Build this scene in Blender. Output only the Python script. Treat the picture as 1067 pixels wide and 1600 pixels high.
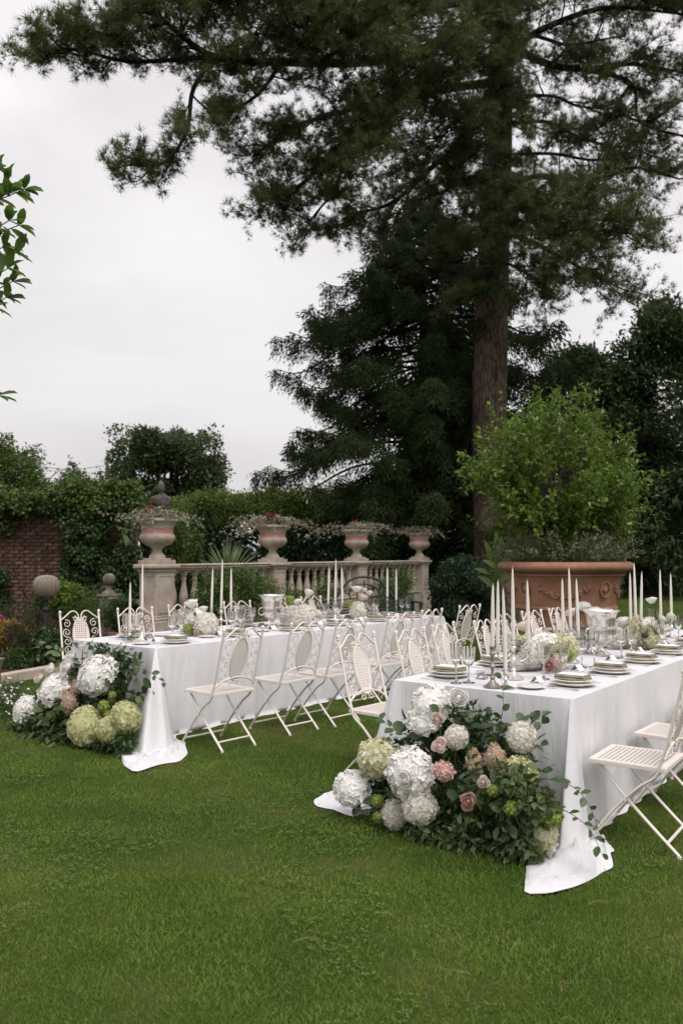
import bpy, bmesh, math, random
import numpy as np
from mathutils import Vector, Matrix

for _o in list(bpy.data.objects):
    bpy.data.objects.remove(_o)
rng = np.random.default_rng(7)
random.seed(7)
sc = bpy.context.scene
col = sc.collection
rad = math.radians

# ------------------------------------------------------------ camera
CAM_H, FPX, HOR = 1.58, 1300.0, 866.0           # eye height, focal length in photo pixels, horizon row
PITCH = math.atan((HOR - 800.0) / FPX)
cam_d = bpy.data.cameras.new('camera')
cam = bpy.data.objects.new('camera', cam_d)
col.objects.link(cam)
cam.location = (0, 0, CAM_H)
cam.rotation_euler = (math.pi / 2 + PITCH, 0, 0)
cam_d.sensor_fit = 'VERTICAL'
cam_d.sensor_height = 36.0
cam_d.lens = 36.0 * FPX / 1600.0
cam_d.clip_end = 3000
cam_d.dof.use_dof = True
cam_d.dof.focus_distance = 5.6
cam_d.dof.aperture_fstop = 3.0
sc.camera = cam

# ------------------------------------------------------------ overcast sky
SUN_EL, SUN_AZ = rad(58), rad(150)               # azimuth clockwise from +Y
world = bpy.data.worlds.new('World')
sc.world = world
world.use_nodes = True
_nt = world.node_tree
_nt.nodes.clear()
_out = _nt.nodes.new('ShaderNodeOutputWorld')
_bg = _nt.nodes.new('ShaderNodeBackground')
_sky = _nt.nodes.new('ShaderNodeTexSky')
_sky.sky_type = 'NISHITA'
_sky.sun_disc = False
_sky.sun_elevation = SUN_EL
_sky.sun_rotation = SUN_AZ
_sky.air_density = 1.6
_sky.dust_density = 4.0
_tc = _nt.nodes.new('ShaderNodeTexCoord')
_mp = _nt.nodes.new('ShaderNodeMapping')
_mp.inputs['Scale'].default_value = (1.0, 1.0, 2.4)
_n1 = _nt.nodes.new('ShaderNodeTexNoise')
_n1.inputs['Scale'].default_value = 1.7
_n1.inputs['Detail'].default_value = 4
_n1.inputs['Roughness'].default_value = 0.55
_n1.inputs['Distortion'].default_value = 0.4
_cr = _nt.nodes.new('ShaderNodeValToRGB')
_cr.color_ramp.elements[0].position = 0.33
_cr.color_ramp.elements[0].color = (4.95, 4.69, 4.79, 1)      # grey cloud base
_cr.color_ramp.elements[1].position = 0.66
_cr.color_ramp.elements[1].color = (6.55, 6.29, 6.37, 1)     # thin bright cloud
_mx = _nt.nodes.new('ShaderNodeMix')
_mx.data_type = 'RGBA'
_mx.inputs[0].default_value = 0.93                         # cloud cover over the clear sky
_nt.links.new(_tc.outputs['Generated'], _mp.inputs['Vector'])
_nt.links.new(_mp.outputs['Vector'], _n1.inputs['Vector'])
_nt.links.new(_n1.outputs['Fac'], _cr.inputs['Fac'])
_nt.links.new(_sky.outputs['Color'], _mx.inputs[6])
_nt.links.new(_cr.outputs['Color'], _mx.inputs[7])
_sx = _nt.nodes.new('ShaderNodeSeparateXYZ')
_ma = _nt.nodes.new('ShaderNodeMath'); _ma.operation = 'MULTIPLY_ADD'; _ma.use_clamp = False
_ma.inputs[1].default_value = 0.62; _ma.inputs[2].default_value = 1.0
_mc = _nt.nodes.new('ShaderNodeMath'); _mc.operation = 'MAXIMUM'; _mc.inputs[1].default_value = 0.0
_vm = _nt.nodes.new('ShaderNodeVectorMath'); _vm.operation = 'SCALE'
_nt.links.new(_tc.outputs['Generated'], _sx.inputs[0])
_nt.links.new(_sx.outputs['Z'], _mc.inputs[0]); _nt.links.new(_mc.outputs[0], _ma.inputs[0])
_nt.links.new(_mx.outputs[2], _vm.inputs[0]); _nt.links.new(_ma.outputs[0], _vm.inputs['Scale'])
_nt.links.new(_vm.outputs[0], _bg.inputs['Color'])          # overcast dome brightens towards the zenith
_bg.inputs['Strength'].default_value = 0.1
_nt.links.new(_bg.outputs['Background'], _out.inputs['Surface'])

sun_d = bpy.data.lights.new('sun', 'SUN')
sun_d.energy = 1.5
sun_d.angle = rad(35)
sun_d.color = (1.0, 0.965, 0.93)
sun = bpy.data.objects.new('sun', sun_d)
col.objects.link(sun)
_sd = Vector((math.sin(SUN_AZ) * math.cos(SUN_EL), math.cos(SUN_AZ) * math.cos(SUN_EL), math.sin(SUN_EL)))
sun.rotation_euler = (-_sd).to_track_quat('-Z', 'Y').to_euler()

sc.view_settings.view_transform = 'Standard'
sc.view_settings.look = 'None'
sc.view_settings.exposure = 0.32
sc.view_settings.gamma = 1.0
sc.render.engine = 'CYCLES'
sc.cycles.max_bounces = 7
sc.cycles.diffuse_bounces = 3
sc.cycles.glossy_bounces = 3
sc.cycles.transmission_bounces = 7
sc.cycles.transparent_max_bounces = 6
sc.cycles.caustics_reflective = False
sc.cycles.caustics_refractive = False
sc.cycles.use_denoising = True
sc.cycles.use_adaptive_sampling = True
sc.cycles.adaptive_threshold = 0.02

# ------------------------------------------------------------ photo pixel -> place
_cp, _sp = math.cos(PITCH), math.sin(PITCH)
def ray(px, py):
    dx, dy = (px - 533.5) / FPX, (800.0 - py) / FPX
    return np.array([dx, _cp - dy * _sp, _sp + dy * _cp])
CAMP = np.array([0, 0, CAM_H])
def at(px, py, Y):
    d = ray(px, py)
    return CAMP + d * (Y / d[1])
def onz(px, py, z=0.0):
    d = ray(px, py)
    return CAMP + d * ((z - CAM_H) / d[2])
def onplane(px, py, p0, n):
    d = ray(px, py)
    return CAMP + d * (np.dot(np.asarray(p0) - CAMP, n) / np.dot(d, n))

# ------------------------------------------------------------ mesh helpers
class MB:
    def __init__(s):
        s.V, s.F, s.n = [], [], 0
    def add(s, V, F):
        V = np.asarray(V, float).reshape(-1, 3)
        s.V.append(V)
        o = s.n
        s.F += [tuple(i + o for i in f) for f in F]
        s.n += len(V)
        return s
    def box(s, c, d, ch=0.0, M=None):
        c, h = np.asarray(c, float), np.asarray(d, float) / 2
        if ch <= 0:
            V = np.array([[x, y, z] for x in (-1, 1) for y in (-1, 1) for z in (-1, 1)]) * h
            F = [(0, 1, 3, 2), (4, 6, 7, 5), (0, 4, 5, 1), (2, 3, 7, 6), (0, 2, 6, 4), (1, 5, 7, 3)]
        else:
            V, ix = [], {}
            for x in (-1, 1):
                for y in (-1, 1):
                    for z in (-1, 1):
                        for a in range(3):
                            p = np.array([x, y, z]) * h
                            for b in range(3):
                                if b != a:
                                    p[b] -= np.array([x, y, z])[b] * ch
                            ix[(x, y, z, a)] = len(V)
                            V.append(p)
            F = []
            for a in range(3):
                b, c2 = (a + 1) % 3, (a + 2) % 3
                for sg in (-1, 1):
                    q = []
                    for (sb, sc2) in ((-1, -1), (1, -1), (1, 1), (-1, 1)):
                        k = [0, 0, 0]; k[a] = sg; k[b] = sb; k[c2] = sc2
                        q.append(ix[(*k, a)])
                    F.append(tuple(q if sg > 0 else q[::-1]))
                for sb in (-1, 1):
                    for sc2 in (-1, 1):
                        k0 = [0, 0, 0]; k1 = [0, 0, 0]
                        k0[a], k1[a] = -1, 1
                        k0[b] = k1[b] = sb; k0[c2] = k1[c2] = sc2
                        q = [ix[(*k0, b)], ix[(*k1, b)], ix[(*k1, c2)], ix[(*k0, c2)]]
                        F.append(tuple(q if sb * sc2 < 0 else q[::-1]))
            for x in (-1, 1):
                for y in (-1, 1):
                    for z in (-1, 1):
                        q = [ix[(x, y, z, a)] for a in range(3)]
                        F.append(tuple(q if x * y * z > 0 else q[::-1]))
            V = np.array(V)
        V = V + c
        if M is not None:
            V = V @ np.asarray(M)[:3, :3].T + np.asarray(M)[:3, 3]
        return s.add(V, F)
    def tube(s, P, r, sides=6, closed=False, cap=True, squash=None):
        P = np.asarray(P, float)
        n = len(P)
        R = np.full(n, r) if np.isscalar(r) else np.asarray(r, float)
        T = np.gradient(P, axis=0) if not closed else (np.roll(P, -1, 0) - np.roll(P, 1, 0))
        T /= np.linalg.norm(T, axis=1)[:, None] + 1e-12
        ref = np.array([0, 0, 1.0]) if abs(T[0][2]) < 0.9 else np.array([1.0, 0, 0])
        N = np.cross(T[0], ref); N /= np.linalg.norm(N)
        ang = np.arange(sides) * 2 * np.pi / sides
        V = []
        for i in range(n):
            N = N - T[i] * np.dot(N, T[i]); N /= np.linalg.norm(N) + 1e-12
            B = np.cross(T[i], N)
            sq = 1.0 if squash is None else squash
            V.append(P[i] + R[i] * (np.cos(ang)[:, None] * N + sq * np.sin(ang)[:, None] * B))
        V = np.concatenate(V)
        F = []
        m = n if closed else n - 1
        for i in range(m):
            a, b = i * sides, ((i + 1) % n) * sides
            for k in range(sides):
                k2 = (k + 1) % sides
                F.append((a + k, a + k2, b + k2, b + k))
        if cap and not closed:
            F.append(tuple(range(sides))[::-1])
            F.append(tuple((n - 1) * sides + k for k in range(sides)))
        return s.add(V, F)
    def lathe(s, prof, seg=24, c=(0, 0, 0), rib=None, cap=True):
        prof = np.asarray(prof, float)
        ang = np.arange(seg) * 2 * np.pi / seg
        V = []
        for i, (r, z) in enumerate(prof):
            rr = np.full(seg, r)
            if rib is not None:
                rr = rr * (1 + rib(i, ang))
            V.append(np.stack([c[0] + rr * np.cos(ang), c[1] + rr * np.sin(ang), np.full(seg, c[2] + z)], 1))
        F = []
        for i in range(len(prof) - 1):
            for k in range(seg):
                k2 = (k + 1) % seg
                F.append((i * seg + k, i * seg + k2, (i + 1) * seg + k2, (i + 1) * seg + k))
        if cap:
            if prof[0][0] > 1e-4:
                F.append(tuple(range(seg))[::-1])
            if prof[-1][0] > 1e-4:
                F.append(tuple((len(prof) - 1) * seg + k for k in range(seg)))
        return s.add(np.concatenate(V), F)
    def grid(s, G, flip=False):
        G = np.asarray(G, float)
        a, b = G.shape[:2]
        F = []
        for i in range(a - 1):
            for j in range(b - 1):
                q = (i * b + j, i * b + j + 1, (i + 1) * b + j + 1, (i + 1) * b + j)
                F.append(q[::-1] if flip else q)
        return s.add(G.reshape(-1, 3), F)
    def mesh(s, name, mat=None, smooth=35):
        me = bpy.data.meshes.new(name)
        me.from_pydata(np.concatenate(s.V).tolist(), [], s.F)
        if smooth:
            me.polygons.foreach_set('use_smooth', [True] * len(me.polygons))
            if smooth < 180:
                me.set_sharp_from_angle(angle=rad(smooth))
        if mat is not None:
            me.materials.append(mat)
        me.update()
        return me

def scatter(name, tv, tf, P, R, mat, smooth=True):
    """one mesh holding a copy of the template (tv, tf) at every point P with 3x3 frame R"""
    tv = np.asarray(tv, float); P = np.asarray(P, float); R = np.asarray(R, float)
    N, k = len(P), len(tv)
    V = (np.einsum('nij,kj->nki', R, tv) + P[:, None, :]).reshape(-1, 3)
    lens = np.array([len(f) for f in tf]); flat = np.concatenate([np.asarray(f) for f in tf])
    L = (flat[None, :] + (np.arange(N) * k)[:, None]).reshape(-1)
    tot = np.tile(lens, N)
    me = bpy.data.meshes.new(name)
    me.vertices.add(N * k); me.vertices.foreach_set('co', V.astype(np.float32).ravel())
    me.loops.add(len(L)); me.loops.foreach_set('vertex_index', L.astype(np.int32))
    me.polygons.add(len(tot))
    st = np.concatenate([[0], np.cumsum(tot)[:-1]])
    me.polygons.foreach_set('loop_start', st.astype(np.int32))
    me.polygons.foreach_set('loop_total', tot.astype(np.int32))
    me.polygons.foreach_set('use_smooth', np.full(len(tot), smooth))
    me.update(calc_edges=True)
    if mat is not None:
        me.materials.append(mat)
    return me

def unit(a):
    a = np.asarray(a, float)
    return a / (np.linalg.norm(a, axis=-1, keepdims=True) + 1e-9)
def frames(D, Nn, L, W, T=None):
    """columns: side * W, direction * L, normal * T"""
    D = unit(D); S = unit(np.cross(D, Nn)); Nn = np.cross(S, D)
    n = len(D)
    L = np.broadcast_to(L, (n,)); W = np.broadcast_to(W, (n,)); T = L if T is None else np.broadcast_to(T, (n,))
    return np.stack([S * W[:, None], D * L[:, None], Nn * T[:, None]], axis=2)
def rdir(n):
    return unit(rng.normal(size=(n, 3)))

LEAF_V = [(0, 0, 0), (0, .5, -.03), (0, 1, -.12), (-.5, .42, .09), (.5, .42, .09)]
LEAF_F = [(0, 4, 1), (4, 2, 1), (0, 1, 3), (1, 2, 3)]
OVAL_V = [(0, 0, 0), (.33, .18, .05), (.5, .48, .07), (.34, .8, .02), (0, 1, -.1), (-.34, .8, .02), (-.5, .48, .07), (-.33, .18, .05), (0, .2, -.01), (0, .5, -.02), (0, .8, -.05)]
OVAL_F = [(0, 1, 8), (1, 2, 9, 8), (2, 3, 10, 9), (3, 4, 10), (0, 8, 7), (8, 9, 6, 7), (9, 10, 5, 6), (10, 4, 5)]
DIA_V = [(0, 0, 0), (.5, .45, .06), (0, 1, -.06), (-.5, .45, .06)]
DIA_F = [(0, 1, 2, 3)]

def spline(P, n=24):
    """Catmull-Rom through the points"""
    P = np.asarray(P, float)
    Q = np.vstack([2 * P[0] - P[1], P, 2 * P[-1] - P[-2]])
    out = []
    m = len(P) - 1
    for t in np.linspace(0, m, n):
        i = min(int(t), m - 1); f = t - i
        a, b, c, d = Q[i], Q[i + 1], Q[i + 2], Q[i + 3]
        out.append(.5 * ((2 * b) + (-a + c) * f + (2 * a - 5 * b + 4 * c - d) * f * f + (-a + 3 * b - 3 * c + d) * f ** 3))
    return np.array(out)

# ------------------------------------------------------------ object helpers
def tag(o, label=None, cat=None, group=None, kind=None):
    if label: o['label'] = label
    if cat: o['category'] = cat
    if group: o['group'] = group
    if kind: o['kind'] = kind
    return o
def ob(name, me, parent=None, loc=None, rot=None, mat=None, M=None):
    o = bpy.data.objects.new(name, me)
    col.objects.link(o)
    if parent is not None: o.parent = parent
    if M is not None: o.matrix_local = M
    if loc is not None: o.location = loc
    if rot is not None: o.rotation_euler = rot
    return o
def empty(name, loc, rz=0.0, label=None, cat=None, group=None):
    o = bpy.data.objects.new(name, None)
    col.objects.link(o)
    o.empty_display_size = 0.1
    o.location = loc
    o.rotation_euler = (0, 0, rz)
    return tag(o, label, cat, group)
def dup(o, parent=None):
    c = o.copy(); col.objects.link(c); c.parent = parent
    for ch in o.children:
        dup(ch, c)
    return c
def struct(o):
    o['kind'] = 'structure'
    return o
ORD = ['first', 'second', 'third', 'fourth', 'fifth', 'sixth', 'seventh', 'eighth', 'ninth', 'tenth']

# ------------------------------------------------------------ materials
def newmat(name):
    m = bpy.data.materials.new(name); m.use_nodes = True
    nt = m.node_tree
    return m, nt, nt.nodes['Principled BSDF']
def node(nt, typ, **kw):
    n = nt.nodes.new(typ)
    for k, v in kw.items():
        if k in n.inputs.keys(): n.inputs[k].default_value = v
        else: setattr(n, k, v)
    return n
def ramp(nt, stops):
    r = nt.nodes.new('ShaderNodeValToRGB')
    e = r.color_ramp.elements
    while len(e) < len(stops): e.new(0.5)
    for i, (p, c) in enumerate(stops):
        e[i].position = p; e[i].color = (*c, 1)
    return r
def solid(name, c1, c2=None, scale=6.0, rough=.6, metal=0.0, bump=0.0, bscale=60.0, detail=6, stretch=(1, 1, 1), spec=.5, coat=0, sss=0, ramp_pos=(.35, .65), island=0.0):
    m, nt, b = newmat(name)
    c2 = c2 or c1
    tc = node(nt, 'ShaderNodeTexCoord'); mp = node(nt, 'ShaderNodeMapping'); mp.inputs['Scale'].default_value = stretch
    nt.links.new(tc.outputs['Object'], mp.inputs['Vector'])
    nz = node(nt, 'ShaderNodeTexNoise', Scale=scale, Detail=detail, Roughness=.6)
    nt.links.new(mp.outputs['Vector'], nz.inputs['Vector'])
    r = ramp(nt, [(ramp_pos[0], c1), (ramp_pos[1], c2)])
    nt.links.new(nz.outputs['Fac'], r.inputs['Fac'])
    src = r.outputs['Color']
    if island:
        oi = node(nt, 'ShaderNodeObjectInfo')
        mr = node(nt, 'ShaderNodeMapRange'); mr.inputs['To Min'].default_value = 1 - island; mr.inputs['To Max'].default_value = 1 + island
        nt.links.new(oi.outputs['Random'], mr.inputs['Value'])
        hs = node(nt, 'ShaderNodeHueSaturation')
        nt.links.new(src, hs.inputs['Color']); nt.links.new(mr.outputs[0], hs.inputs['Value'])
        src = hs.outputs['Color']
    nt.links.new(src, b.inputs['Base Color'])
    b.inputs['Roughness'].default_value = rough
    b.inputs['Metallic'].default_value = metal
    b.inputs['Specular IOR Level'].default_value = spec
    b.inputs['Coat Weight'].default_value = coat
    if sss:
        b.inputs['Subsurface Weight'].default_value = sss
        b.inputs['Subsurface Radius'].default_value = (.01, .006, .004)
        b.inputs['Subsurface Scale'].default_value = 1.0
    if bump:
        n2 = node(nt, 'ShaderNodeTexNoise', Scale=bscale, Detail=5, Roughness=.65)
        nt.links.new(mp.outputs['Vector'], n2.inputs['Vector'])
        bp = node(nt, 'ShaderNodeBump', Strength=bump, Distance=.01)
        nt.links.new(n2.outputs['Fac'], bp.inputs['Height'])
        nt.links.new(bp.outputs['Normal'], b.inputs['Normal'])
    return m
def leafmat(name, c1, c2, rough=.5, trans=.3, c3=None, patch=0.0, spec=.35, pscale=.6):
    """each leaf (mesh island) its own tint; some light passes through"""
    m, nt, b = newmat(name)
    g = node(nt, 'ShaderNodeNewGeometry')
    stops = [(0, c1), (1, c2)] if c3 is None else [(0, c1), (.8, c2), (1, c3)]
    r = ramp(nt, stops)
    if patch:
        tc = node(nt, 'ShaderNodeTexCoord')
        nz = node(nt, 'ShaderNodeTexNoise', Scale=pscale, Detail=5, Roughness=.6)
        nt.links.new(tc.outputs['Object'], nz.inputs['Vector'])
        mr = node(nt, 'ShaderNodeMapRange'); mr.inputs['From Min'].default_value = .32; mr.inputs['From Max'].default_value = .68
        nt.links.new(nz.outputs['Fac'], mr.inputs['Value'])
        mx = node(nt, 'ShaderNodeMix', data_type='FLOAT'); mx.inputs[0].default_value = patch
        nt.links.new(g.outputs['Random Per Island'], mx.inputs[2]); nt.links.new(mr.outputs[0], mx.inputs[3])
        nt.links.new(mx.outputs[0], r.inputs['Fac'])
    else:
        nt.links.new(g.outputs['Random Per Island'], r.inputs['Fac'])
    nt.links.new(r.outputs['Color'], b.inputs['Base Color'])
    b.inputs['Roughness'].default_value = rough
    b.inputs['Specular IOR Level'].default_value = spec
    if trans:
        t = node(nt, 'ShaderNodeBsdfTranslucent')
        nt.links.new(r.outputs['Color'], t.inputs['Color'])
        ms = node(nt, 'ShaderNodeMixShader'); ms.inputs[0].default_value = trans
        nt.links.new(b.outputs[0], ms.inputs[1]); nt.links.new(t.outputs[0], ms.inputs[2])
        nt.links.new(ms.outputs[0], nt.nodes['Material Output'].inputs['Surface'])
    return m

M_IRON = solid('cream_painted_iron', (.45, .34, .26), (.80, .725, .67), 42, .5, bump=.2, bscale=140, ramp_pos=(.25, .33), detail=8)
M_SILVER = solid('silver', (.72, .67, .62), (.82, .78, .74), 20, .22, metal=1.0)
M_PEWTER = solid('aged_pewter', (.22, .19, .17), (.42, .38, .35), 25, .42, metal=.9, bump=.2, bscale=90)
M_CANDLE = solid('ivory_wax', (.80, .75, .68), (.84, .79, .73), 8, .42, sss=.15)
M_PLATE = solid('cream_china', (.76, .71, .67), (.80, .75, .71), 5, .22, coat=.3)
M_PLATE2 = solid('white_china', (.78, .77, .76), (.80, .79, .79), 5, .2, coat=.3)
M_NAPKIN = solid('sage_linen', (.27, .258, .185), (.33, .315, .23), 30, .9, bump=.35, bscale=500, spec=.15)
M_CARD = solid('white_card', (.82, .81, .79), (.84, .83, .81), 30, .8, spec=.2)
M_CARD2 = solid('brown_photo_card', (.12, .09, .08), (.45, .38, .36), 40, .5)
M_PEARL = solid('pearl_handle', (.78, .75, .72), (.85, .82, .8), 20, .3)
M_STONE = solid('weathered_stone', (.27, .22, .17), (.53, .45, .375), 4.2, .85, bump=.6, bscale=38, spec=.2, ramp_pos=(.27, .66), detail=9)
M_STONE2 = solid('dark_lichen_stone', (.10, .085, .065), (.24, .21, .165), 7, .9, bump=.5, bscale=45, spec=.2)
M_PINK = solid('faded_pink_band', (.42, .19, .165), (.54, .30, .265), 7, .85, bump=.4, bscale=50, spec=.2)
M_TERRA = solid('old_terracotta', (.22, .105, .064), (.46, .255, .175), 2.6, .85, bump=.5, bscale=40, spec=.15, ramp_pos=(.28, .74), detail=9)
M_TERRA_G = solid('grey_terracotta', (.16, .12, .09), (.27, .20, .15), 5, .85, bump=.4, bscale=40, spec=.2)
M_BRICK = solid('old_brick', (.115, .066, .049), (.22, .135, .098), 9, .9, bump=.6, bscale=50, spec=.15, island=.4)
M_MORTAR = solid('old_mortar', (.10, .078, .058), (.19, .15, .115), 8, .95, bump=.5, bscale=60, spec=.1)
M_BENCH = solid('dark_green_paint', (.006, .028, .028), (.012, .042, .040), 12, .4)
M_SOIL = solid('dark_soil', (.025, .018, .012), (.06, .042, .03), 20, .95, bump=.8, bscale=60, spec=.1)
M_POLE = solid('dark_metal', (.02, .017, .015), (.05, .042, .038), 12, .5, metal=.3)
M_WOOD = solid('grey_wood', (.06, .052, .045), (.12, .105, .09), 9, .85)
M_STEM = solid('green_stem', (.07, .10, .03), (.10, .14, .05), 8, .6)
M_STEMB = solid('brown_stem', (.06, .035, .025), (.11, .07, .05), 8, .7)

def glassmat(name, tint=(.97, .97, .97), rough=.02, ior=1.45):
    m, nt, b = newmat(name)
    b.inputs['Base Color'].default_value = (*tint, 1)
    b.inputs['Transmission Weight'].default_value = 1.0
    b.inputs['Roughness'].default_value = rough
    b.inputs['IOR'].default_value = ior
    return m
M_GLASS = glassmat('cut_crystal')
def globemat():
    m, nt, b = newmat('amber_ribbed_glass')
    b.inputs['Base Color'].default_value = (.92, .80, .64, 1); b.inputs['Roughness'].default_value = .12
    b.inputs['Transmission Weight'].default_value = .75; b.inputs['IOR'].default_value = 1.25
    t = node(nt, 'ShaderNodeBsdfTranslucent')
    tc = node(nt, 'ShaderNodeTexCoord'); mp = node(nt, 'ShaderNodeMapping'); mp.inputs['Scale'].default_value = (42, 42, 9)
    nz = node(nt, 'ShaderNodeTexNoise', Scale=1.0, Detail=3); r = ramp(nt, [(.36, (.30, .22, .15)), (.62, (.95, .82, .64))])
    nt.links.new(tc.outputs['Object'], mp.inputs['Vector']); nt.links.new(mp.outputs['Vector'], nz.inputs['Vector'])
    nt.links.new(nz.outputs['Fac'], r.inputs['Fac']); nt.links.new(r.outputs['Color'], t.inputs['Color'])
    ms = node(nt, 'ShaderNodeMixShader'); ms.inputs[0].default_value = .24
    nt.links.new(b.outputs[0], ms.inputs[1]); nt.links.new(t.outputs[0], ms.inputs[2])
    nt.links.new(ms.outputs[0], nt.nodes['Material Output'].inputs['Surface'])
    return m
M_GLOBE = globemat()

def clothmat():
    m, nt, b = newmat('white_linen')
    tc = node(nt, 'ShaderNodeTexCoord')
    nz = node(nt, 'ShaderNodeTexNoise', Scale=2.0, Detail=4)
    nt.links.new(tc.outputs['Object'], nz.inputs['Vector'])
    r = ramp(nt, [(.3, (.69, .68, .70)), (.7, (.74, .73, .75))])
    nt.links.new(nz.outputs['Fac'], r.inputs['Fac'])
    nt.links.new(r.outputs['Color'], b.inputs['Base Color'])
    b.inputs['Roughness'].default_value = .85
    b.inputs['Specular IOR Level'].default_value = .2
    mp = node(nt, 'ShaderNodeMapping'); mp.inputs['Scale'].default_value = (7, 7, 1.6)
    nt.links.new(tc.outputs['Object'], mp.inputs['Vector'])
    n2 = node(nt, 'ShaderNodeTexNoise', Scale=1.6, Detail=6, Roughness=.6, Distortion=.5)
    nt.links.new(mp.outputs['Vector'], n2.inputs['Vector'])
    n3 = node(nt, 'ShaderNodeTexNoise', Scale=260, Detail=2)
    nt.links.new(tc.outputs['Object'], n3.inputs['Vector'])
    b1 = node(nt, 'ShaderNodeBump', Strength=.6, Distance=.03)
    b2 = node(nt, 'ShaderNodeBump', Strength=.12, Distance=.002)
    nt.links.new(n2.outputs['Fac'], b1.inputs['Height'])
    nt.links.new(n3.outputs['Fac'], b2.inputs['Height']); nt.links.new(b1.outputs['Normal'], b2.inputs['Normal'])
    nt.links.new(b2.outputs['Normal'], b.inputs['Normal'])
    return m
M_CLOTH = clothmat()

def barkmat(name, c1, c2, sc_=(9, 9, 2.2)):
    m, nt, b = newmat(name)
    tc = node(nt, 'ShaderNodeTexCoord'); mp = node(nt, 'ShaderNodeMapping'); mp.inputs['Scale'].default_value = sc_
    nt.links.new(tc.outputs['Object'], mp.inputs['Vector'])
    nz = node(nt, 'ShaderNodeTexNoise', Scale=1.5, Detail=4)
    nt.links.new(mp.outputs['Vector'], nz.inputs['Vector'])
    mixv = node(nt, 'ShaderNodeVectorMath', operation='MULTIPLY_ADD')
    mixv.inputs[1].default_value = (.9, .9, .9)
    nt.links.new(nz.outputs['Color'], mixv.inputs[0]); nt.links.new(mp.outputs['Vector'], mixv.inputs[2])
    vo = node(nt, 'ShaderNodeTexVoronoi', Scale=1.0, feature='DISTANCE_TO_EDGE')
    nt.links.new(mixv.outputs[0], vo.inputs['Vector'])
    r = ramp(nt, [(0.0, c1), (.22, c2)])
    nt.links.new(vo.outputs['Distance'], r.inputs['Fac'])
    nt.links.new(r.outputs['Color'], b.inputs['Base Color'])
    b.inputs['Roughness'].default_value = .9
    b.inputs['Specular IOR Level'].default_value = .15
    bp = node(nt, 'ShaderNodeBump', Strength=.9, Distance=.06)
    nt.links.new(vo.outputs['Distance'], bp.inputs['Height'])
    nt.links.new(bp.outputs['Normal'], b.inputs['Normal'])
    return m
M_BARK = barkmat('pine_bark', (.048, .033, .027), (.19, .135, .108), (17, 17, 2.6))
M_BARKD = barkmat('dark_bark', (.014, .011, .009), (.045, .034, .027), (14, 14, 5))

L_PINE = leafmat('pine_needles', (.060, .090, .034), (.135, .165, .058), .55, .35, (.20, .20, .07), patch=.5, pscale=.8, spec=.2)
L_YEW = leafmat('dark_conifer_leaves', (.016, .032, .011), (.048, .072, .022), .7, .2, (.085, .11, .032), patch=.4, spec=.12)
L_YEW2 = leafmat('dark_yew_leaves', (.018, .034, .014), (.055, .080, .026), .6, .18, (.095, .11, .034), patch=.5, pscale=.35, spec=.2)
L_OAK = leafmat('mid_green_leaves', (.032, .062, .024), (.095, .135, .048), .5, .3, (.14, .175, .065), patch=.4)
L_LIGHT = leafmat('fresh_green_leaves', (.050, .095, .022), (.125, .19, .045), .45, .35, (.17, .22, .06), patch=.35)
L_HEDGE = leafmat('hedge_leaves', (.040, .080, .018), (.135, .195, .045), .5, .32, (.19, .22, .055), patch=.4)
L_HEDGE2 = leafmat('yellow_green_hedge_leaves', (.07, .12, .024), (.20, .27, .06), .5, .35, (.27, .31, .08), patch=.4)  # lighter yellow-green than the hedge leaves, colour brightened to offset the conifer's shade
L_IVY = leafmat('vine_leaves', (.020, .048, .016), (.078, .130, .036), .45, .25, (.13, .175, .05), patch=.4, pscale=1.5)
L_IVYL = leafmat('light_vine_leaves', (.045, .08, .02), (.11, .16, .04), .45, .3, (.15, .19, .06), patch=.4)
L_SHRUB = leafmat('glossy_shrub_leaves', (.065, .125, .018), (.185, .275, .045), .4, .38, (.26, .34, .075), patch=.3, pscale=1.5, spec=.45)
L_LAUREL = leafmat('laurel_leaves', (.07, .15, .028), (.16, .26, .055), .3, .42, spec=.5)
L_GREY = leafmat('silver_grey_foliage', (.22, .215, .135), (.43, .40, .30), .7, .25, (.55, .50, .40))
L_NEP = leafmat('grey_green_herb', (.13, .155, .07), (.26, .28, .15), .6, .25, (.36, .29, .27))
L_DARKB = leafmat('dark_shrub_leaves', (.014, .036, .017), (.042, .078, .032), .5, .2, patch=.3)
L_BOX = leafmat('box_leaves', (.03, .065, .014), (.085, .14, .032), .45, .25, patch=.3, pscale=3)
L_SPIKE = leafmat('spiky_leaves', (.08, .125, .05), (.17, .23, .10), .45, .2)
L_YEL = leafmat('yellowing_leaves', (.14, .16, .03), (.38, .25, .04), .5, .3, (.42, .18, .03))
L_DRY = leafmat('dry_brown_foliage', (.16, .09, .05), (.32, .20, .12), .7, .2)
L_FERN = leafmat('lime_fern', (.08, .14, .02), (.18, .26, .04), .5, .35)
L_ARR = leafmat('dark_bouquet_leaves', (.024, .058, .018), (.070, .120, .036), .38, .22, (.11, .16, .06), spec=.45)
L_ARR2 = leafmat('soft_bouquet_leaves', (.065, .10, .035), (.16, .21, .085), .5, .32, (.25, .29, .15))
P_RED = leafmat('red_petals', (.20, .008, .012), (.32, .016, .022), .5, .2)
P_MAG = leafmat('magenta_petals', (.42, .03, .2), (.6, .08, .34), .5, .2)
P_WHITE = leafmat('white_petals', (.90, .875, .835), (.94, .92, .89), .65, .18, spec=.2)
P_CREAM = leafmat('cream_petals', (.80, .76, .67), (.88, .85, .78), .65, .22, spec=.2)
P_LIME = leafmat('lime_petals', (.48, .49, .21), (.74, .72, .42), .65, .25, (.82, .80, .58), spec=.2)
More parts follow.
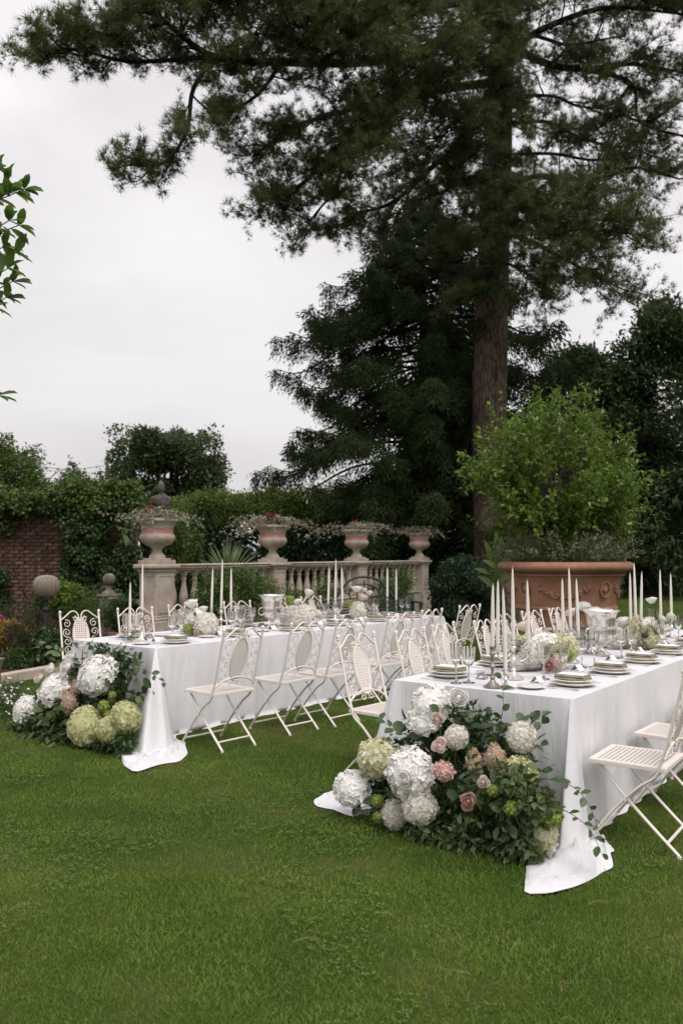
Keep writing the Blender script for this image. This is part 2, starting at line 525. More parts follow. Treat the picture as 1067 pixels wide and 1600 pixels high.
P_LIMEW = leafmat('pale_lime_petals', (.60, .59, .33), (.82, .79, .58), .65, .25, (.87, .85, .70), spec=.2)
P_BLUSH = leafmat('blush_petals', (.84, .69, .62), (.89, .79, .73), .65, .22, spec=.2)
P_PINK = leafmat('dusty_pink_petals', (.62, .37, .32), (.80, .58, .52), .65, .22, spec=.2)
P_BEIGE = leafmat('beige_pink_petals', (.55, .38, .28), (.82, .66, .52), .65, .25, (.88, .78, .62), spec=.2)
P_VIB = leafmat('green_viburnum_petals', (.22, .30, .06), (.42, .50, .14), .6, .3)

# ============================================================ tables' footprints (needed by the lawn)
TABLE_Z, TABLE_W = 0.765, 1.22
class Table:
    def __init__(s, px, py, ang, length):
        p = onz(px, py, TABLE_Z)
        s.o = p[:2]                                   # near corner on the right-hand side
        s.u = np.array([math.sin(rad(ang)), math.cos(rad(ang))])
        s.v = np.array([-s.u[1], s.u[0]])
        s.L, s.ang = length, ang
    def at(s, t, w, z=TABLE_Z):
        p = s.o + s.u * t + s.v * w
        return np.array([p[0], p[1], z])
    def inside(s, X, Y, m=0.0):
        dx, dy = X - s.o[0], Y - s.o[1]
        t = dx * s.u[0] + dy * s.u[1]; w = dx * s.v[0] + dy * s.v[1]
        return (t > -m) & (t < s.L + m) & (w > -m) & (w < TABLE_W + m)
T1 = Table(896, 1094, 37.0, 4.88)                     # table beside the terracotta planter
T2 = Table(243, 1014, 38.0, 4.80)                     # table beside the balustrade

# ============================================================ ground
def lawn_material():
    m, nt, b = newmat('lawn_turf')
    tc = node(nt, 'ShaderNodeTexCoord')
    n1 = node(nt, 'ShaderNodeTexNoise', Scale=.9, Detail=6, Roughness=.6)
    n2 = node(nt, 'ShaderNodeTexNoise', Scale=55, Detail=4, Roughness=.7)
    nt.links.new(tc.outputs['Object'], n1.inputs['Vector']); nt.links.new(tc.outputs['Object'], n2.inputs['Vector'])
    r1 = ramp(nt, [(.35, (.030, .062, .009)), (.52, (.055, .085, .015)), (.68, (.11, .10, .038))])
    nt.links.new(n1.outputs['Fac'], r1.inputs['Fac'])
    r2 = ramp(nt, [(.3, (.55, .55, .55)), (.7, (1.25, 1.25, 1.25))])
    nt.links.new(n2.outputs['Fac'], r2.inputs['Fac'])
    mx = node(nt, 'ShaderNodeMix', data_type='RGBA', blend_type='MULTIPLY'); mx.inputs[0].default_value = 1
    nt.links.new(r1.outputs['Color'], mx.inputs[6]); nt.links.new(r2.outputs['Color'], mx.inputs[7])
    nt.links.new(mx.outputs[2], b.inputs['Base Color'])
    b.inputs['Roughness'].default_value = .95; b.inputs['Specular IOR Level'].default_value = .1
    bp = node(nt, 'ShaderNodeBump', Strength=.8, Distance=.02)
    nt.links.new(n2.outputs['Fac'], bp.inputs['Height']); nt.links.new(bp.outputs['Normal'], b.inputs['Normal'])
    return m
mb = MB(); s_ = 900
mb.add([(-s_, -60, 0), (s_, -60, 0), (s_, s_, 0), (-s_, s_, 0)], [(0, 1, 2, 3)])
struct(ob('lawn', mb.mesh('lawn', lawn_material(), 0)))['label'] = 'mown green lawn'

# flower bed soil behind the stone edging
KA, KB = onz(5, 1068)[:2], np.array([-3.05, 12.75])
kd = unit(KB - KA); kn = np.array([-kd[1], kd[0]])           # kn points to the bed side
mb = MB()
p0, p1 = KA - kd * 2.5, KB
mb.add([(*p0, .03), (*p1, .03), (-3.2, 16.9, .03), (-14, 16.9, .03), (-14, p0[1], .03)], [(0, 1, 2, 3, 4)])
struct(ob('flower_bed_ground', mb.mesh('flower_bed_ground', M_SOIL, 0)))['label'] = 'dark soil of the flower bed below the brick wall'
k = empty('stone_edging', (*p0, 0), 0, 'pale stone edging along the flower bed beside the lawn', 'edging')
seg_l, n_seg = .62, int(np.linalg.norm(KB - p0) / .62)
me = MB().box((0, 0, .065), (.61, .14, .13), .012).mesh('edging_stone', solid('pale_edging_stone', (.42, .34, .27), (.55, .46, .38), 6, .85, bump=.4, bscale=50), 30)
for i in range(n_seg):
    q = kd * (i + .5) * seg_l
    ob('edging_stone', me, k, (q[0], q[1], -.01 + .01 * random.random()), (0, 0, math.atan2(kd[1], kd[0]) + random.uniform(-.015, .015)))
# sandy path beyond the trees
mb = MB()
xs = np.linspace(4, 60, 40)
G_ = np.array([[(x, 43 + .8 * math.sin(x * .3), .02) for x in xs], [(x, 53 + .6 * math.sin(x * .21 + 1), .02) for x in xs]])
mb.grid(G_)
struct(ob('path', mb.mesh('path', solid('sandy_gravel', (.20, .125, .08), (.30, .20, .135), 3, .95, bump=.4, bscale=80), 0)))['label'] = 'sandy path under the dark trees'

# ============================================================ foliage helpers
def clump_pts(C, Rr, n_each, shell=.5, squash=.85):
    C = np.asarray(C, float); k = len(C); Rr = np.broadcast_to(Rr, (k,))
    idx = np.repeat(np.arange(k), n_each)
    d = rdir(len(idx)); r = rng.uniform(shell ** 3, 1, len(idx)) ** (1 / 3) * (1 + .55 * rng.random(len(idx)) ** 5)
    P = C[idx] + d * (r * Rr[idx])[:, None] * np.array([1, 1, squash])
    return P, d
def leafcloud(name, P, O, L, mat, parent=None, W=.55, droop=.25, jit=.6, up=.6, tmpl='leaf', lv=.35):
    n = len(P)
    D = unit(O + rng.normal(0, jit, (n, 3)) + np.array([0, 0, -droop]))
    N = unit(rng.normal(0, .6, (n, 3)) + np.array([0, 0, up]) + O * .3)
    l = L * rng.uniform(1 - lv, 1 + lv, n)
    tv, tf = {'leaf': (LEAF_V, LEAF_F), 'oval': (OVAL_V, OVAL_F), 'dia': (DIA_V, DIA_F)}[tmpl]
    return ob(name, scatter(name, tv, tf, P, frames(D, N, l, l * W), mat), parent)
def branchwork(name, root, targets, r0, mat, parent, mid=.5, sag=0.0, n=9, sides=5, r1=.25):
    mb = MB()
    root = np.asarray(root, float)
    for t in targets:
        t = np.asarray(t, float)
        m = root * (1 - mid) + t * mid + np.array([rng.normal(0, .06), rng.normal(0, .06), sag]) * np.linalg.norm(t - root)
        P = spline([root, m, t], n)
        mb.tube(P, np.linspace(r0, r0 * r1, n), sides, cap=False)
    return ob(name, mb.mesh(name, mat), parent)
def bushy(name, label, cat, base, C, Rr, n_each, L, mat, trunk_r=.05, bark=M_BARKD, W=.5, droop=.25, tmpl='leaf', group=None, shell=.5, squash=.85, jit=.6, limbs=14, crown='crown'):
    base = np.asarray(base, float)
    e = empty(name, base, 0, label, cat, group)
    C = np.asarray(C, float) - base
    top = C[:, 2].max()
    h = C.mean(0); tp = np.array([h[0] * .6, h[1] * .6, max(.1, C[:, 2].min())])
    mb = MB(); mb.tube(spline([(0, 0, -.05), tp * .5, tp], 8), np.linspace(trunk_r * 1.25, trunk_r * .8, 8), 8)
    ob('trunk', mb.mesh('trunk', bark), e)
    if limbs:
        sel = C[rng.choice(len(C), min(limbs, len(C)), replace=False)]
        branchwork('limb', tp * .85, sel, trunk_r * .45, bark, e, sag=.05)
    P, O = clump_pts(C, Rr, n_each, shell, squash)
    ctr = C.mean(0)
    O = unit(O * .7 + unit(P - ctr) * .6)
    leafcloud(crown, P, O, L, mat, e, W, droop, jit, tmpl=tmpl)
    return e

# ============================================================ stone balustrade with piers and urns
PIER = [at(246, 866, 12.7), at(426, 866, 15.5), at(557, 866, 18.5), at(655, 866, 21.3)]
PIER = [np.array([p[0], p[1], 0]) for p in PIER]
bd = unit(PIER[3] - PIER[0]); bang = math.atan2(bd[1], bd[0])
bal = empty('balustrade', PIER[0], 0, 'stone balustrade of square piers and turned balusters on a low plinth wall', 'balustrade')
def pier_meshes():
    base = MB()
    base.box((0, 0, .29), (.50, .44, .58), .012); base.box((0, 0, .605), (.47, .41, .05), .015); base.box((0, 0, .645), (.44, .38, .03), .01)
    sh = MB(); sh.box((0, 0, .985), (.40, .34, .65), .008)
    pan = MB()
    for (dx, dy, lx, ly) in ((0, -.172, .30, .0), (0, .172, .30, .0), (-.202, 0, 0, .24), (.202, 0, 0, .24)):
        for zc, hz in ((1.255, .035), (.705, .035)):
            pan.box((dx, dy, zc), (lx + .018 if lx else .014, ly + .018 if ly else .014, hz * .5), .002)
        for sg in (-1, 1):
            if lx: pan.box((dx + sg * .15, dy, .98), (.018, .0142, .53), .002)
            else: pan.box((dx, dy + sg * .12, .98), (.0142, .018, .53), .002)
    cap = MB(); cap.box((0, 0, 1.335), (.45, .39, .05), .012); cap.box((0, 0, 1.395), (.56, .48, .07), .02); cap.box((0, 0, 1.46), (.40, .40, .06), .006)
    return [('pier_base', base), ('pier', sh), ('panel_moulding', pan), ('pier_cap', cap)]
pm = [(nm, m_.mesh(nm, M_STONE, 30)) for nm, m_ in pier_meshes()]
for i, p in enumerate(PIER):
    q = p - PIER[0]
    par = None
    sh = ob('pier', pm[1][1], bal, q, (0, 0, bang))
    for nm, me in (pm[0], pm[2], pm[3]):
        ob(nm, me, sh)
bprof = [(.055, 0), (.055, .05), (.035, .06), (.034, .075), (.05, .11), (.066, .17), (.070, .22), (.060, .29), (.042, .37), (.034, .43), (.033, .46), (.044, .475), (.044, .495), (.034, .505), (.034, .535), (.055, .55), (.055, .60)]
bm_ = MB(); bm_.lathe(bprof, 14, (0, 0, .70)); bm_.box((0, 0, .685), (.13, .13, .05), .004); bm_.box((0, 0, 1.305), (.13, .13, .04), .004)
bme = bm_.mesh('baluster', M_STONE, 40)
for i in range(3):
    a, b = PIER[i] - PIER[0], PIER[i + 1] - PIER[0]
    d = unit(b - a); L = np.linalg.norm(b - a); an = math.atan2(d[1], d[0])
    m_ = MB(); m_.box((0, 0, 1.375), (L - .40, .26, .045), .012); m_.box((0, 0, 1.41), (L - .50, .30, .032), .012); m_.box((0, 0, 1.338), (L - .40, .20, .03), .006)
    ob('rail', m_.mesh('rail', M_STONE, 30), bal, (a + b) / 2, (0, 0, an))
    m_ = MB(); m_.box((0, 0, .315), (L - .46, .26, .63), .01); m_.box((0, 0, .645), (L - .42, .31, .034), .01)
    ob('plinth_wall', m_.mesh('plinth_wall', M_STONE, 30), bal, (a + b) / 2, (0, 0, an))
    nb = 10
    for k in range(nb):
        q = a + d * (.36 + (L - .72) * k / (nb - 1))
        ob('baluster', bme, bal, (q[0], q[1], 0), (0, 0, an + .02 * k))
# the urns
uprof = [(.001, .0), (.115, .0), (.125, .02), (.12, .05), (.10, .075), (.075, .10), (.068, .13), (.078, .16), (.10, .175), (.105, .19), (.17, .215), (.225, .25), (.258, .295), (.268, .33), (.262, .36), (.25, .38)]
u_bowl = MB(); u_bowl.lathe(uprof, 64, rib=lambda i, a: (.022 * (np.abs(np.sin(a * 12)) - .5) if 9 < i < 15 else 0 * a))
u_bowl.box((0, 0, -.0), (.30, .30, .03), .004)
u_band = MB(); u_band.lathe([(.246, .378), (.238, .40), (.236, .45), (.244, .475)], 48, cap=False)
u_lip = MB(); u_lip.lathe([(.243, .47), (.252, .50), (.275, .545), (.305, .57), (.318, .58), (.318, .605), (.30, .612), (.28, .60), (.26, .56), (.001, .55)], 48)
ume = [('bowl', u_bowl.mesh('bowl', M_STONE, 50)), ('pink_band', u_band.mesh('pink_band', M_PINK, 60)), ('rim', u_lip.mesh('rim', M_STONE, 40)), ('soil', MB().lathe([(.001, .575), (.262, .573)], 24).mesh('soil', M_SOIL))]
def trailing(name, label, n_st, spread, mat, base, seed, reds=0, dry=0, droop=.28, rise=.10, group=None):
    r_ = np.random.default_rng(seed)
    e = empty(name, base, 0, label, 'plant', group)
    mb = MB(); P_, O_ = [], []
    for i in range(n_st):
        a = r_.uniform(0, 6.28); ln = spread * r_.uniform(.55, 1.15)
        ln *= (.5 if r_.random() < .4 else 1.0) * (.9 + .4 * math.sin(a * 3 + seed)) * (1.25 if r_.random() < .3 else 1.0)
        up = rise * r_.uniform(.2, 2.0); dn = droop * ln * r_.uniform(-.5, 1.3)
        dv = np.array([math.cos(a), math.sin(a), 0])
        P = spline([dv * .05, dv * ln * .4 + [0, 0, up], dv * ln * .75 + [0, 0, up * .8 - dn * .3], dv * ln + [0, 0, up * .4 - dn]], 14)
        P = P + r_.normal(0, .012, P.shape)
        mb.tube(P, np.linspace(.004, .0018, 14), 3, cap=False)
        for j in range(3, 14):
            for q in range(int(r_.integers(2, 7))):
                P_.append(P[j] + r_.normal(0, .009, 3)); O_.append(unit(r_.normal(size=3) + [0, 0, .5]))
    ob('stem', mb.mesh('stem', M_STEMB), e)
    leafcloud('foliage', np.array(P_), np.array(O_), .034, mat, e, .6, 0, .4)
    C = r_.normal(0, .09, (9, 3)) * [1, 1, .4] + [0, 0, .07]
    P, O = clump_pts(C, .055, 40)
    leafcloud('leaves', P, O, .045, L_OAK, e, .6, 0)
    if dry:
        C = r_.normal(0, .05, (8, 3)) * [1, 1, 1] + [-.1, -.02, .12]
        P, O = clump_pts(C, .075, 50)
        leafcloud('dry_foliage', P, O, .04, L_DRY, e, .35, -.6)
    for i in range(reds):
        a = r_.uniform(0, 6.28); c = np.array([.10 * math.cos(a), .10 * math.sin(a) - .05, .2 + .04 * r_.random()])
        P, O = clump_pts([c], .034, 50, .6)
        leafcloud('red_flower', P, O, .024, P_RED, e, .9, 0)
    return e
for i, p in enumerate(PIER):
    lab = ['stone urn with pink band on the pier at the balustrade end nearest the brick wall', 'stone urn with pink band on the balustrade, second pier from the brick wall',
           'stone urn with pink band on the balustrade pier behind the green bench', 'stone urn with pink band on the end pier beside the dark shrub'][i]
    e = empty('garden_urn', (p[0], p[1], 1.505), bang, lab, 'urn', 'urns on the balustrade piers')
    for nm, me in ume:
        ob(nm, me, e)
    pl = [('silvery trailing plant with dry stalks and red blooms in the urn nearest the brick wall', 70, .58, 2, 1),
          ('widely trailing silver plant with red blooms in the second urn from the brick wall', 80, .84, 3, 0),
          ('silver trailing plant in the urn behind the green bench', 70, .74, 1, 0), ('pale spreading plant in the urn beside the dark shrub', 70, .80, 0, 0)][i]
    trailing('urn_plant', pl[0], pl[1], pl[2], L_GREY, (p[0], p[1], 2.08), 40 + i, pl[3], pl[4], group='plants in the balustrade urns')

# low stone wall with a ball finial
fp = at(171, 900, 14.6)
e = empty('low_garden_wall', (fp[0], fp[1], 0), 0, 'low weathered stone wall with a ball finial in front of the brick wall', 'wall')
m_ = MB(); m_.box((0, 0, .42), (.27, .27, .84), .012); m_.box((0, 0, .86), (.34, .34, .05), .015)
post = ob('post', m_.mesh('post', M_STONE2, 30), e)
m_ = MB(); m_.lathe([(.001, .885), (.12, .885), (.12, .91), (.085, .935), (.06, .96), (.048, .99), (.05, 1.02), (.045, 1.035), (.07, 1.05), (.098, 1.09), (.108, 1.14), (.10, 1.19), (.075, 1.225), (.04, 1.245), (.001, 1.25)], 24)
ob('ball_finial', m_.mesh('ball_finial', M_STONE2, 60), post)
m_ = MB(); q = PIER[0] - np.array([fp[0], fp[1], 0]); Lw = np.linalg.norm(q[:2]); an = math.atan2(q[1], q[0])
m_.box((Lw / 2, 0, .42), (Lw - .5, .16, .72), .01, Matrix.Rotation(an, 4, 'Z')); 
ob('wall_panel', m_.mesh('wall_panel', M_STONE2, 30), e)
m_ = MB(); m_.box((Lw / 2, 0, .81), (Lw - .42, .24, .06), .015, Matrix.Rotation(an, 4, 'Z'))
ob('coping', m_.mesh('coping', M_STONE2, 30), e)

# ============================================================ brick wall
WY = 17.0
wall = empty('brick_wall', (-8, WY, 0), 0, 'old red brick garden wall half covered by climbing vines', 'wall')
m_ = MB(); m_.box((-.45, .13, 1.22), (8.5, .20, 2.44))
ob('mortar_core', m_.mesh('mortar_core', M_MORTAR, 0), wall)
m_ = MB(); m_.box((-.45, .13, 2.48), (8.6, .32, .07), .015)
ob('coping', m_.mesh('coping', M_MORTAR, 30), wall)
bvar = []
for j in range(4):
    b_ = MB().box((0, 0, 0), (.213 - .006 * (j % 2), .10, .063 - .002 * (j // 2)), .006)
    V = b_.V[0]; V += np.random.default_rng(j).normal(0, .0018, V.shape)
    bvar.append(b_.mesh('brick', M_BRICK, 0))
hvar = [MB().box((0, 0, 0), (.102, .10, .063), .006).mesh('brick_header', M_BRICK, 0)]
rest_P, nbk = [], 0
def proj(p):
    d = np.asarray(p) - CAMP
    yc = d[1] * _cp + d[2] * _sp; zc = -d[1] * _sp + d[2] * _cp
    return 533.5 + FPX * d[0] / yc, 800 - FPX * zc / yc
for row in range(32):
    z = .04 + row * .0755
    x = -4.65 + (.1125 if row % 2 else 0)
    while x < 3.7:
        px, py = proj((x - 8, WY, z))
        vis = (-6 < px < 98 and 806 < py < 985) or (122 < px < 168 and 900 < py < 965) or (152 < px < 205 and 815 < py < 858)
        if vis and nbk < 300:
            ob('brick', bvar[random.randrange(4)], wall, (x, .028 + random.uniform(-.004, .004), z), (random.uniform(-.01, .01), 0, random.uniform(-.006, .006)))
            nbk += 1
        else:
            rest_P.append((x, .03, z))
        x += .2255
rest_P = np.array(rest_P)
tb = MB().box((0, 0, 0), (.211, .10, .062))
br = ob('brick_courses', scatter('brick_courses', tb.V[0], tb.F, rest_P, np.tile(np.eye(3), (len(rest_P), 1, 1)), M_BRICK, False), wall)
br['kind'] = 'stuff'
# vines over and down the wall
def vine(name, label, boxes, mat, L, dens, group=None, W=.8):
    e = empty(name, (-8, WY - .05, 0), 0, label, 'vine', group)
    C, Rr = [], []
    for (x0, y0, x1, y1, dp, k) in boxes:
        for i in range(k):
            p = at(rng.uniform(x0, x1), rng.uniform(y0, y1), WY - .05 - rng.uniform(0, dp))
            C.append(p - np.array([-8, WY - .05, 0])); Rr.append(rng.uniform(.10, .24))
    P, O = clump_pts(C, np.array(Rr), dens, .3, .9)
    O = unit(O + np.array([0, -.7, -.2]))
    leafcloud('leaves', P, O, L, mat, e, W, .5, .5, up=.3)
    mb = MB()
    for i in range(0, len(C), 5):
        c = np.array(C[i]); mb.tube(spline([(c[0] + rng.normal(0, .3), 0, 0), (c[0] + rng.normal(0, .1), -.02, c[2] * .5), c], 8), np.linspace(.02, .008, 8), 4, cap=False)
    ob('stem', mb.mesh('stem', M_STEMB), e)
    return e
vine('climbing_vine', 'dark leafy vine hanging in a broad mass down the brick wall', [(104, 800, 158, 872, .45, 44), (106, 872, 128, 915, .3, 15), (150, 852, 215, 900, .35, 24), (92, 908, 122, 935, .25, 8), (170, 895, 230, 935, .3, 12)], L_IVY, .075, 150)
vine('wall_top_vine', 'leafy green creeper spilling over the top of the brick wall', [(-60, 770, 110, 794, .5, 52), (110, 755, 215, 795, .5, 44), (-40, 795, 18, 825, .3, 7)], L_HEDGE, .075, 160)
vine('wall_side_vine', 'small creeper patch low on the brick wall beside the globe lamp', [(-30, 895, 14, 945, .2, 9), (0, 930, 8, 960, .2, 4)], L_IVY, .07, 120)
vine('broadleaf_vine', 'glossy broad leaved vine beside the first balustrade urn', [(192, 800, 214, 850, .4, 9)], L_ARR2, .13, 16)
cosmos_ = None

# ============================================================ the great pine
PY = 22.0
pb = at(772, 866, PY)
pine = empty('pine_tree', (pb[0], pb[1], 0), 0, 'huge old pine with bare reddish trunk and wide needle canopy overhead', 'tree')
PO = np.array([pb[0], pb[1], 0])
tr = [at(775, 905, PY) * [1, 1, 0], at(768, 820, PY), at(764, 640, PY), at(768, 470, PY), at(774, 300, PY), at(781, 130, PY), at(788, -40, PY), at(792, -260, PY), at(800, -480, PY)]
Pt = spline(tr, 60) - PO
rt = np.interp(np.linspace(0, 1, 60), [0, .05, .15, .3, .5, .7, .85, 1], [.62, .53, .47, .45, .40, .32, .24, .06])
mb = MB()
mb.tube(Pt, rt, 40)
V = mb.V[0]
cen = np.repeat(Pt, 40, 0); dv = V - cen; an = np.tile(np.arange(40) * 2 * np.pi / 40, 60)
ridge = np.sin(an * 11 + np.sin(V[:, 2] * 2.1) * 1.6) * .6 + np.sin(an * 17 - np.sin(V[:, 2] * 3.3) * 1.3) * .4
mb.V[0] = cen + dv * (1 + .035 * ridge)[:, None]
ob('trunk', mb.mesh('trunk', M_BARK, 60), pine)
def tk(py):
    zz = at(770, py, PY)[2]
    i = np.argmin(np.abs(Pt[:, 2] - zz)); return Pt[i] + PO
LIMBS = [  # (points, tuft radius scale, density)
    ([tk(40), at(600, 92, 19.5), at(440, 97, 17.6), at(335, 88, 16.5), at(260, 35, 15.9), at(225, -5, 15.7)], .9, 1.0, .13),
    ([at(335, 88, 16.5), at(205, 96, 16.0), at(125, 78, 15.6), at(68, 80, 15.4)], .6, 1.3, .05),
    ([at(335, 88, 16.5), at(302, 140, 16.2), at(292, 205, 16), at(255, 255, 15.9), at(203, 258, 15.8)], .62, .85, .055),
    ([at(260, 35, 15.9), at(180, 55, 15.5), at(125, 40, 15.3)], .55, 1, .045),
    ([at(440, 97, 17.6), at(400, 150, 17.2), at(330, 190, 16.9)], .7, .8, .05),
    ([tk(120), at(650, 150, 20), at(545, 215, 19), at(475, 285, 18.5), at(440, 300, 18.3)], 1, 1.15, .12),
    ([at(545, 215, 19), at(525, 290, 18.6), at(490, 338, 18.4)], .9, 1.1, .05),
    ([at(650, 150, 20), at(480, 190, 18.7), at(395, 245, 18)], .9, 1, .07),
    ([tk(230), at(690, 250, 20.3), at(615, 315, 19.6), at(545, 335, 19)], 1, 1.2, .10),
    ([tk(0), at(640, 20, 18.2), at(540, 60, 16.8), at(450, 35, 16.2)], 1.1, 1.3, .12),
    ([tk(80), at(700, 115, 19.2), at(620, 175, 17.7), at(560, 235, 17.2)], 1.1, 1.25, .10),
    ([tk(20), at(720, 40, 18.6), at(660, 90, 17.2), at(610, 120, 16.8)], 1.1, 1.2, .08),
    ([tk(150), at(725, 170, 19.4), at(690, 215, 18.6)], 1, 1.1, .06),
    ([tk(-60), at(650, -60, 19), at(500, -20, 17.5), at(400, -10, 17)], 1.1, 1.2, .12),
    ([tk(-60), at(560, -130, 17.5), at(420, -60, 16), at(330, -10, 15.6)], 1.0, 1.2, .12),
    ([tk(-20), at(720, -20, 18.5), at(600, 10, 17), at(520, 5, 16.5)], 1.1, 1.2, .08),
    ([tk(50), at(842, 95, 21), at(910, 108, 20.2), at(985, 100, 19.6), at(1062, 112, 19.2)], .9, 1.0, .12),
    ([at(910, 108, 20.2), at(985, 130, 19.7), at(1000, 190, 19.5), at(1075, 215, 19.2)], .85, .85, .06),
    ([at(985, 130, 19.7), at(965, 170, 19.4), at(1010, 190, 19), at(1060, 160, 18.8)], .8, .5, .045),
    ([tk(90), at(860, 40, 20.5), at(950, 12, 19.5), at(1065, 22, 18.8)], 1, .8, .11),
    ([tk(0), at(880, -40, 20), at(980, -10, 19), at(1080, 30, 18.5)], 1, .9, .11),
    ([tk(-120), at(900, -140, 20), at(1040, -80, 18.5), at(1150, -40, 18)], 1.1, 1.2, .11),
    ([tk(200), at(850, 190, 20.8), at(905, 215, 20.2), at(960, 230, 19.8)], .9, .75, .06),
    ([tk(290), at(850, 275, 20.8), at(930, 282, 20.2), at(990, 262, 19.7), at(1062, 280, 19.3)], .9, .95, .075),
    ([at(930, 282, 20.2), at(960, 330, 19.8), at(1010, 345, 19.5)], .7, .5, .04),
    ([tk(320), at(840, 335, 19.8), at(900, 355, 18.8), at(985, 365, 18.2)], 1.05, 1.3, .08),
    ([tk(360), at(835, 380, 19.6), at(900, 415, 18.8), at(945, 440, 18.4)], 1.05, 1.35, .07),
    ([tk(330), at(820, 300, 19.6), at(870, 310, 18.8), at(930, 330, 18.4)], 1, 1.0, .06),
    ([tk(400), at(810, 420, 20.4), at(860, 455, 19.6)], .9, 1, .05),
    ([tk(260), at(725, 280, 20.8), at(690, 300, 20.3)], .8, .9, .045),
    ([tk(350), at(740, 360, 20.6), at(700, 380, 20)], .7, .7, .04),
    ([tk(430), at(745, 450, 20.6), at(715, 470, 20.2)], .6, .6, .035),
    ([tk(250), at(772, 262, 20.9), at(760, 320, 20.2)], .7, .8, .04),
    ([tk(60), at(770, 70, 20), at(750, 120, 18.8)], .8, 1.1, .05), ([tk(130), at(790, 150, 20.3), at(800, 190, 19.4)], .7, .9, .04),
    ([tk(190), at(760, 205, 20.2), at(745, 240, 19.5)], .75, .9, .04), ([tk(290), at(790, 300, 20), at(800, 340, 19)], .8, 1.1, .05),
    ([tk(330), at(765, 345, 20.3), at(752, 385, 19.6)], .7, .9, .04), ([tk(0), at(780, 10, 19.8), at(775, 40, 18.6)], .8, 1.1, .05),
    ([tk(160), at(860, 150, 20.8), at(900, 165, 20.2), at(950, 170, 19.8)], .9, .45, .05), ([tk(30), at(850, 60, 20.6), at(890, 70, 20.2), at(950, 60, 19.8)], .9, .5, .06),
    ([tk(240), at(860, 240, 20.8), at(930, 250, 20.2), at(1000, 235, 19.6)], .85, .4, .05),
]
TP, TD = [], []
brn = MB()
up = np.array([0, 0, 1.0])
def grow_tufts(P0, d0, ln, rs):
    k = 5
    P = [P0]; d = d0
    for i in range(k):
        d = unit(d + up * .10 + rng.normal(0, .16, 3)); P.append(P[-1] + d * ln / k)
    P = np.array(P)
    brn.tube(P[::k], [.010, .004], 3, cap=False)
    for i in range(1, k + 1):
        m = 1 if i < k else 3
        for q in range(m):
            TP.append(P[i] + rng.normal(0, .05, 3)); TD.append(unit(d * .6 + up * .25 + rng.normal(0, .55, 3)))
for li, (pts, rs, dn, r0) in enumerate(LIMBS):
    P = spline(pts, 26)
    lm = MB(); lm.tube(P - PO, np.linspace(r0, .022, 26), 7, cap=False)
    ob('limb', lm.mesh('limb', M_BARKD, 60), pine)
    Ltot = np.sum(np.linalg.norm(np.diff(P, axis=0), axis=1))
    T = unit(np.gradient(P, axis=0))
    ns = int(Ltot * 3.2 * dn) + 4
    for s in np.linspace(.22, 1.0, ns):
        i = min(25, int(s * 25)); t = T[i]
        side = unit(np.cross(t, up)); sg = rng.choice([-1, 1])
        d = unit(t * rng.uniform(.2, .9) + side * sg * rng.uniform(.4, 1.1) + up * rng.uniform(-.45, .35))
        ln = rs * rng.uniform(.5, 1.7) * (1.15 - .35 * s)
        Q = [P[i]]; dd = d
        for k in range(6):
            dd = unit(dd + rng.normal(0, .12, 3) + up * .02); Q.append(Q[-1] + dd * ln / 6)
        Q = np.array(Q)
        brn.tube(Q, np.linspace(.022, .008, 7), 4, cap=False)
        for k in range(2, 7):
            for w in range(2 if dn > .6 else 1):
                sd = unit(np.cross(dd, up) * rng.choice([-1, 1]) + dd * .6 + rng.normal(0, .35, 3))
                grow_tufts(Q[k], sd, rs * rng.uniform(.3, .65), rs)
brn.V = [v - PO for v in brn.V]
ob('branch', brn.mesh('branch', M_BARKD, 60), pine)
TP, TD = np.array(TP) - PO, np.array(TD)
r_ = np.random.default_rng(3)
tv, tf = [], []
for k in range(10):
    a = k * 2.4; th = .15 + 1.25 * (k / 10) + r_.normal(0, .08)
    d = np.array([math.sin(th) * math.cos(a), math.cos(th), math.sin(th) * math.sin(a)]) * r_.uniform(.75, 1.1)
    s = unit(np.cross(d, [.3, .5, .8])) * .033
    b = np.array([0, -.1 + .2 * r_.random(), 0]); o = len(tv)
    tv += [b + s, b - s, b + d]; tf.append((o, o + 1, o + 2))
lt = rng.uniform(.15, .24, len(TP))
R = frames(TD, rdir(len(TP)), lt, lt)
cr = ob('crown', scatter('crown', tv, tf, TP, R, L_PINE, False), pine)
print('pine tufts', len(TP))

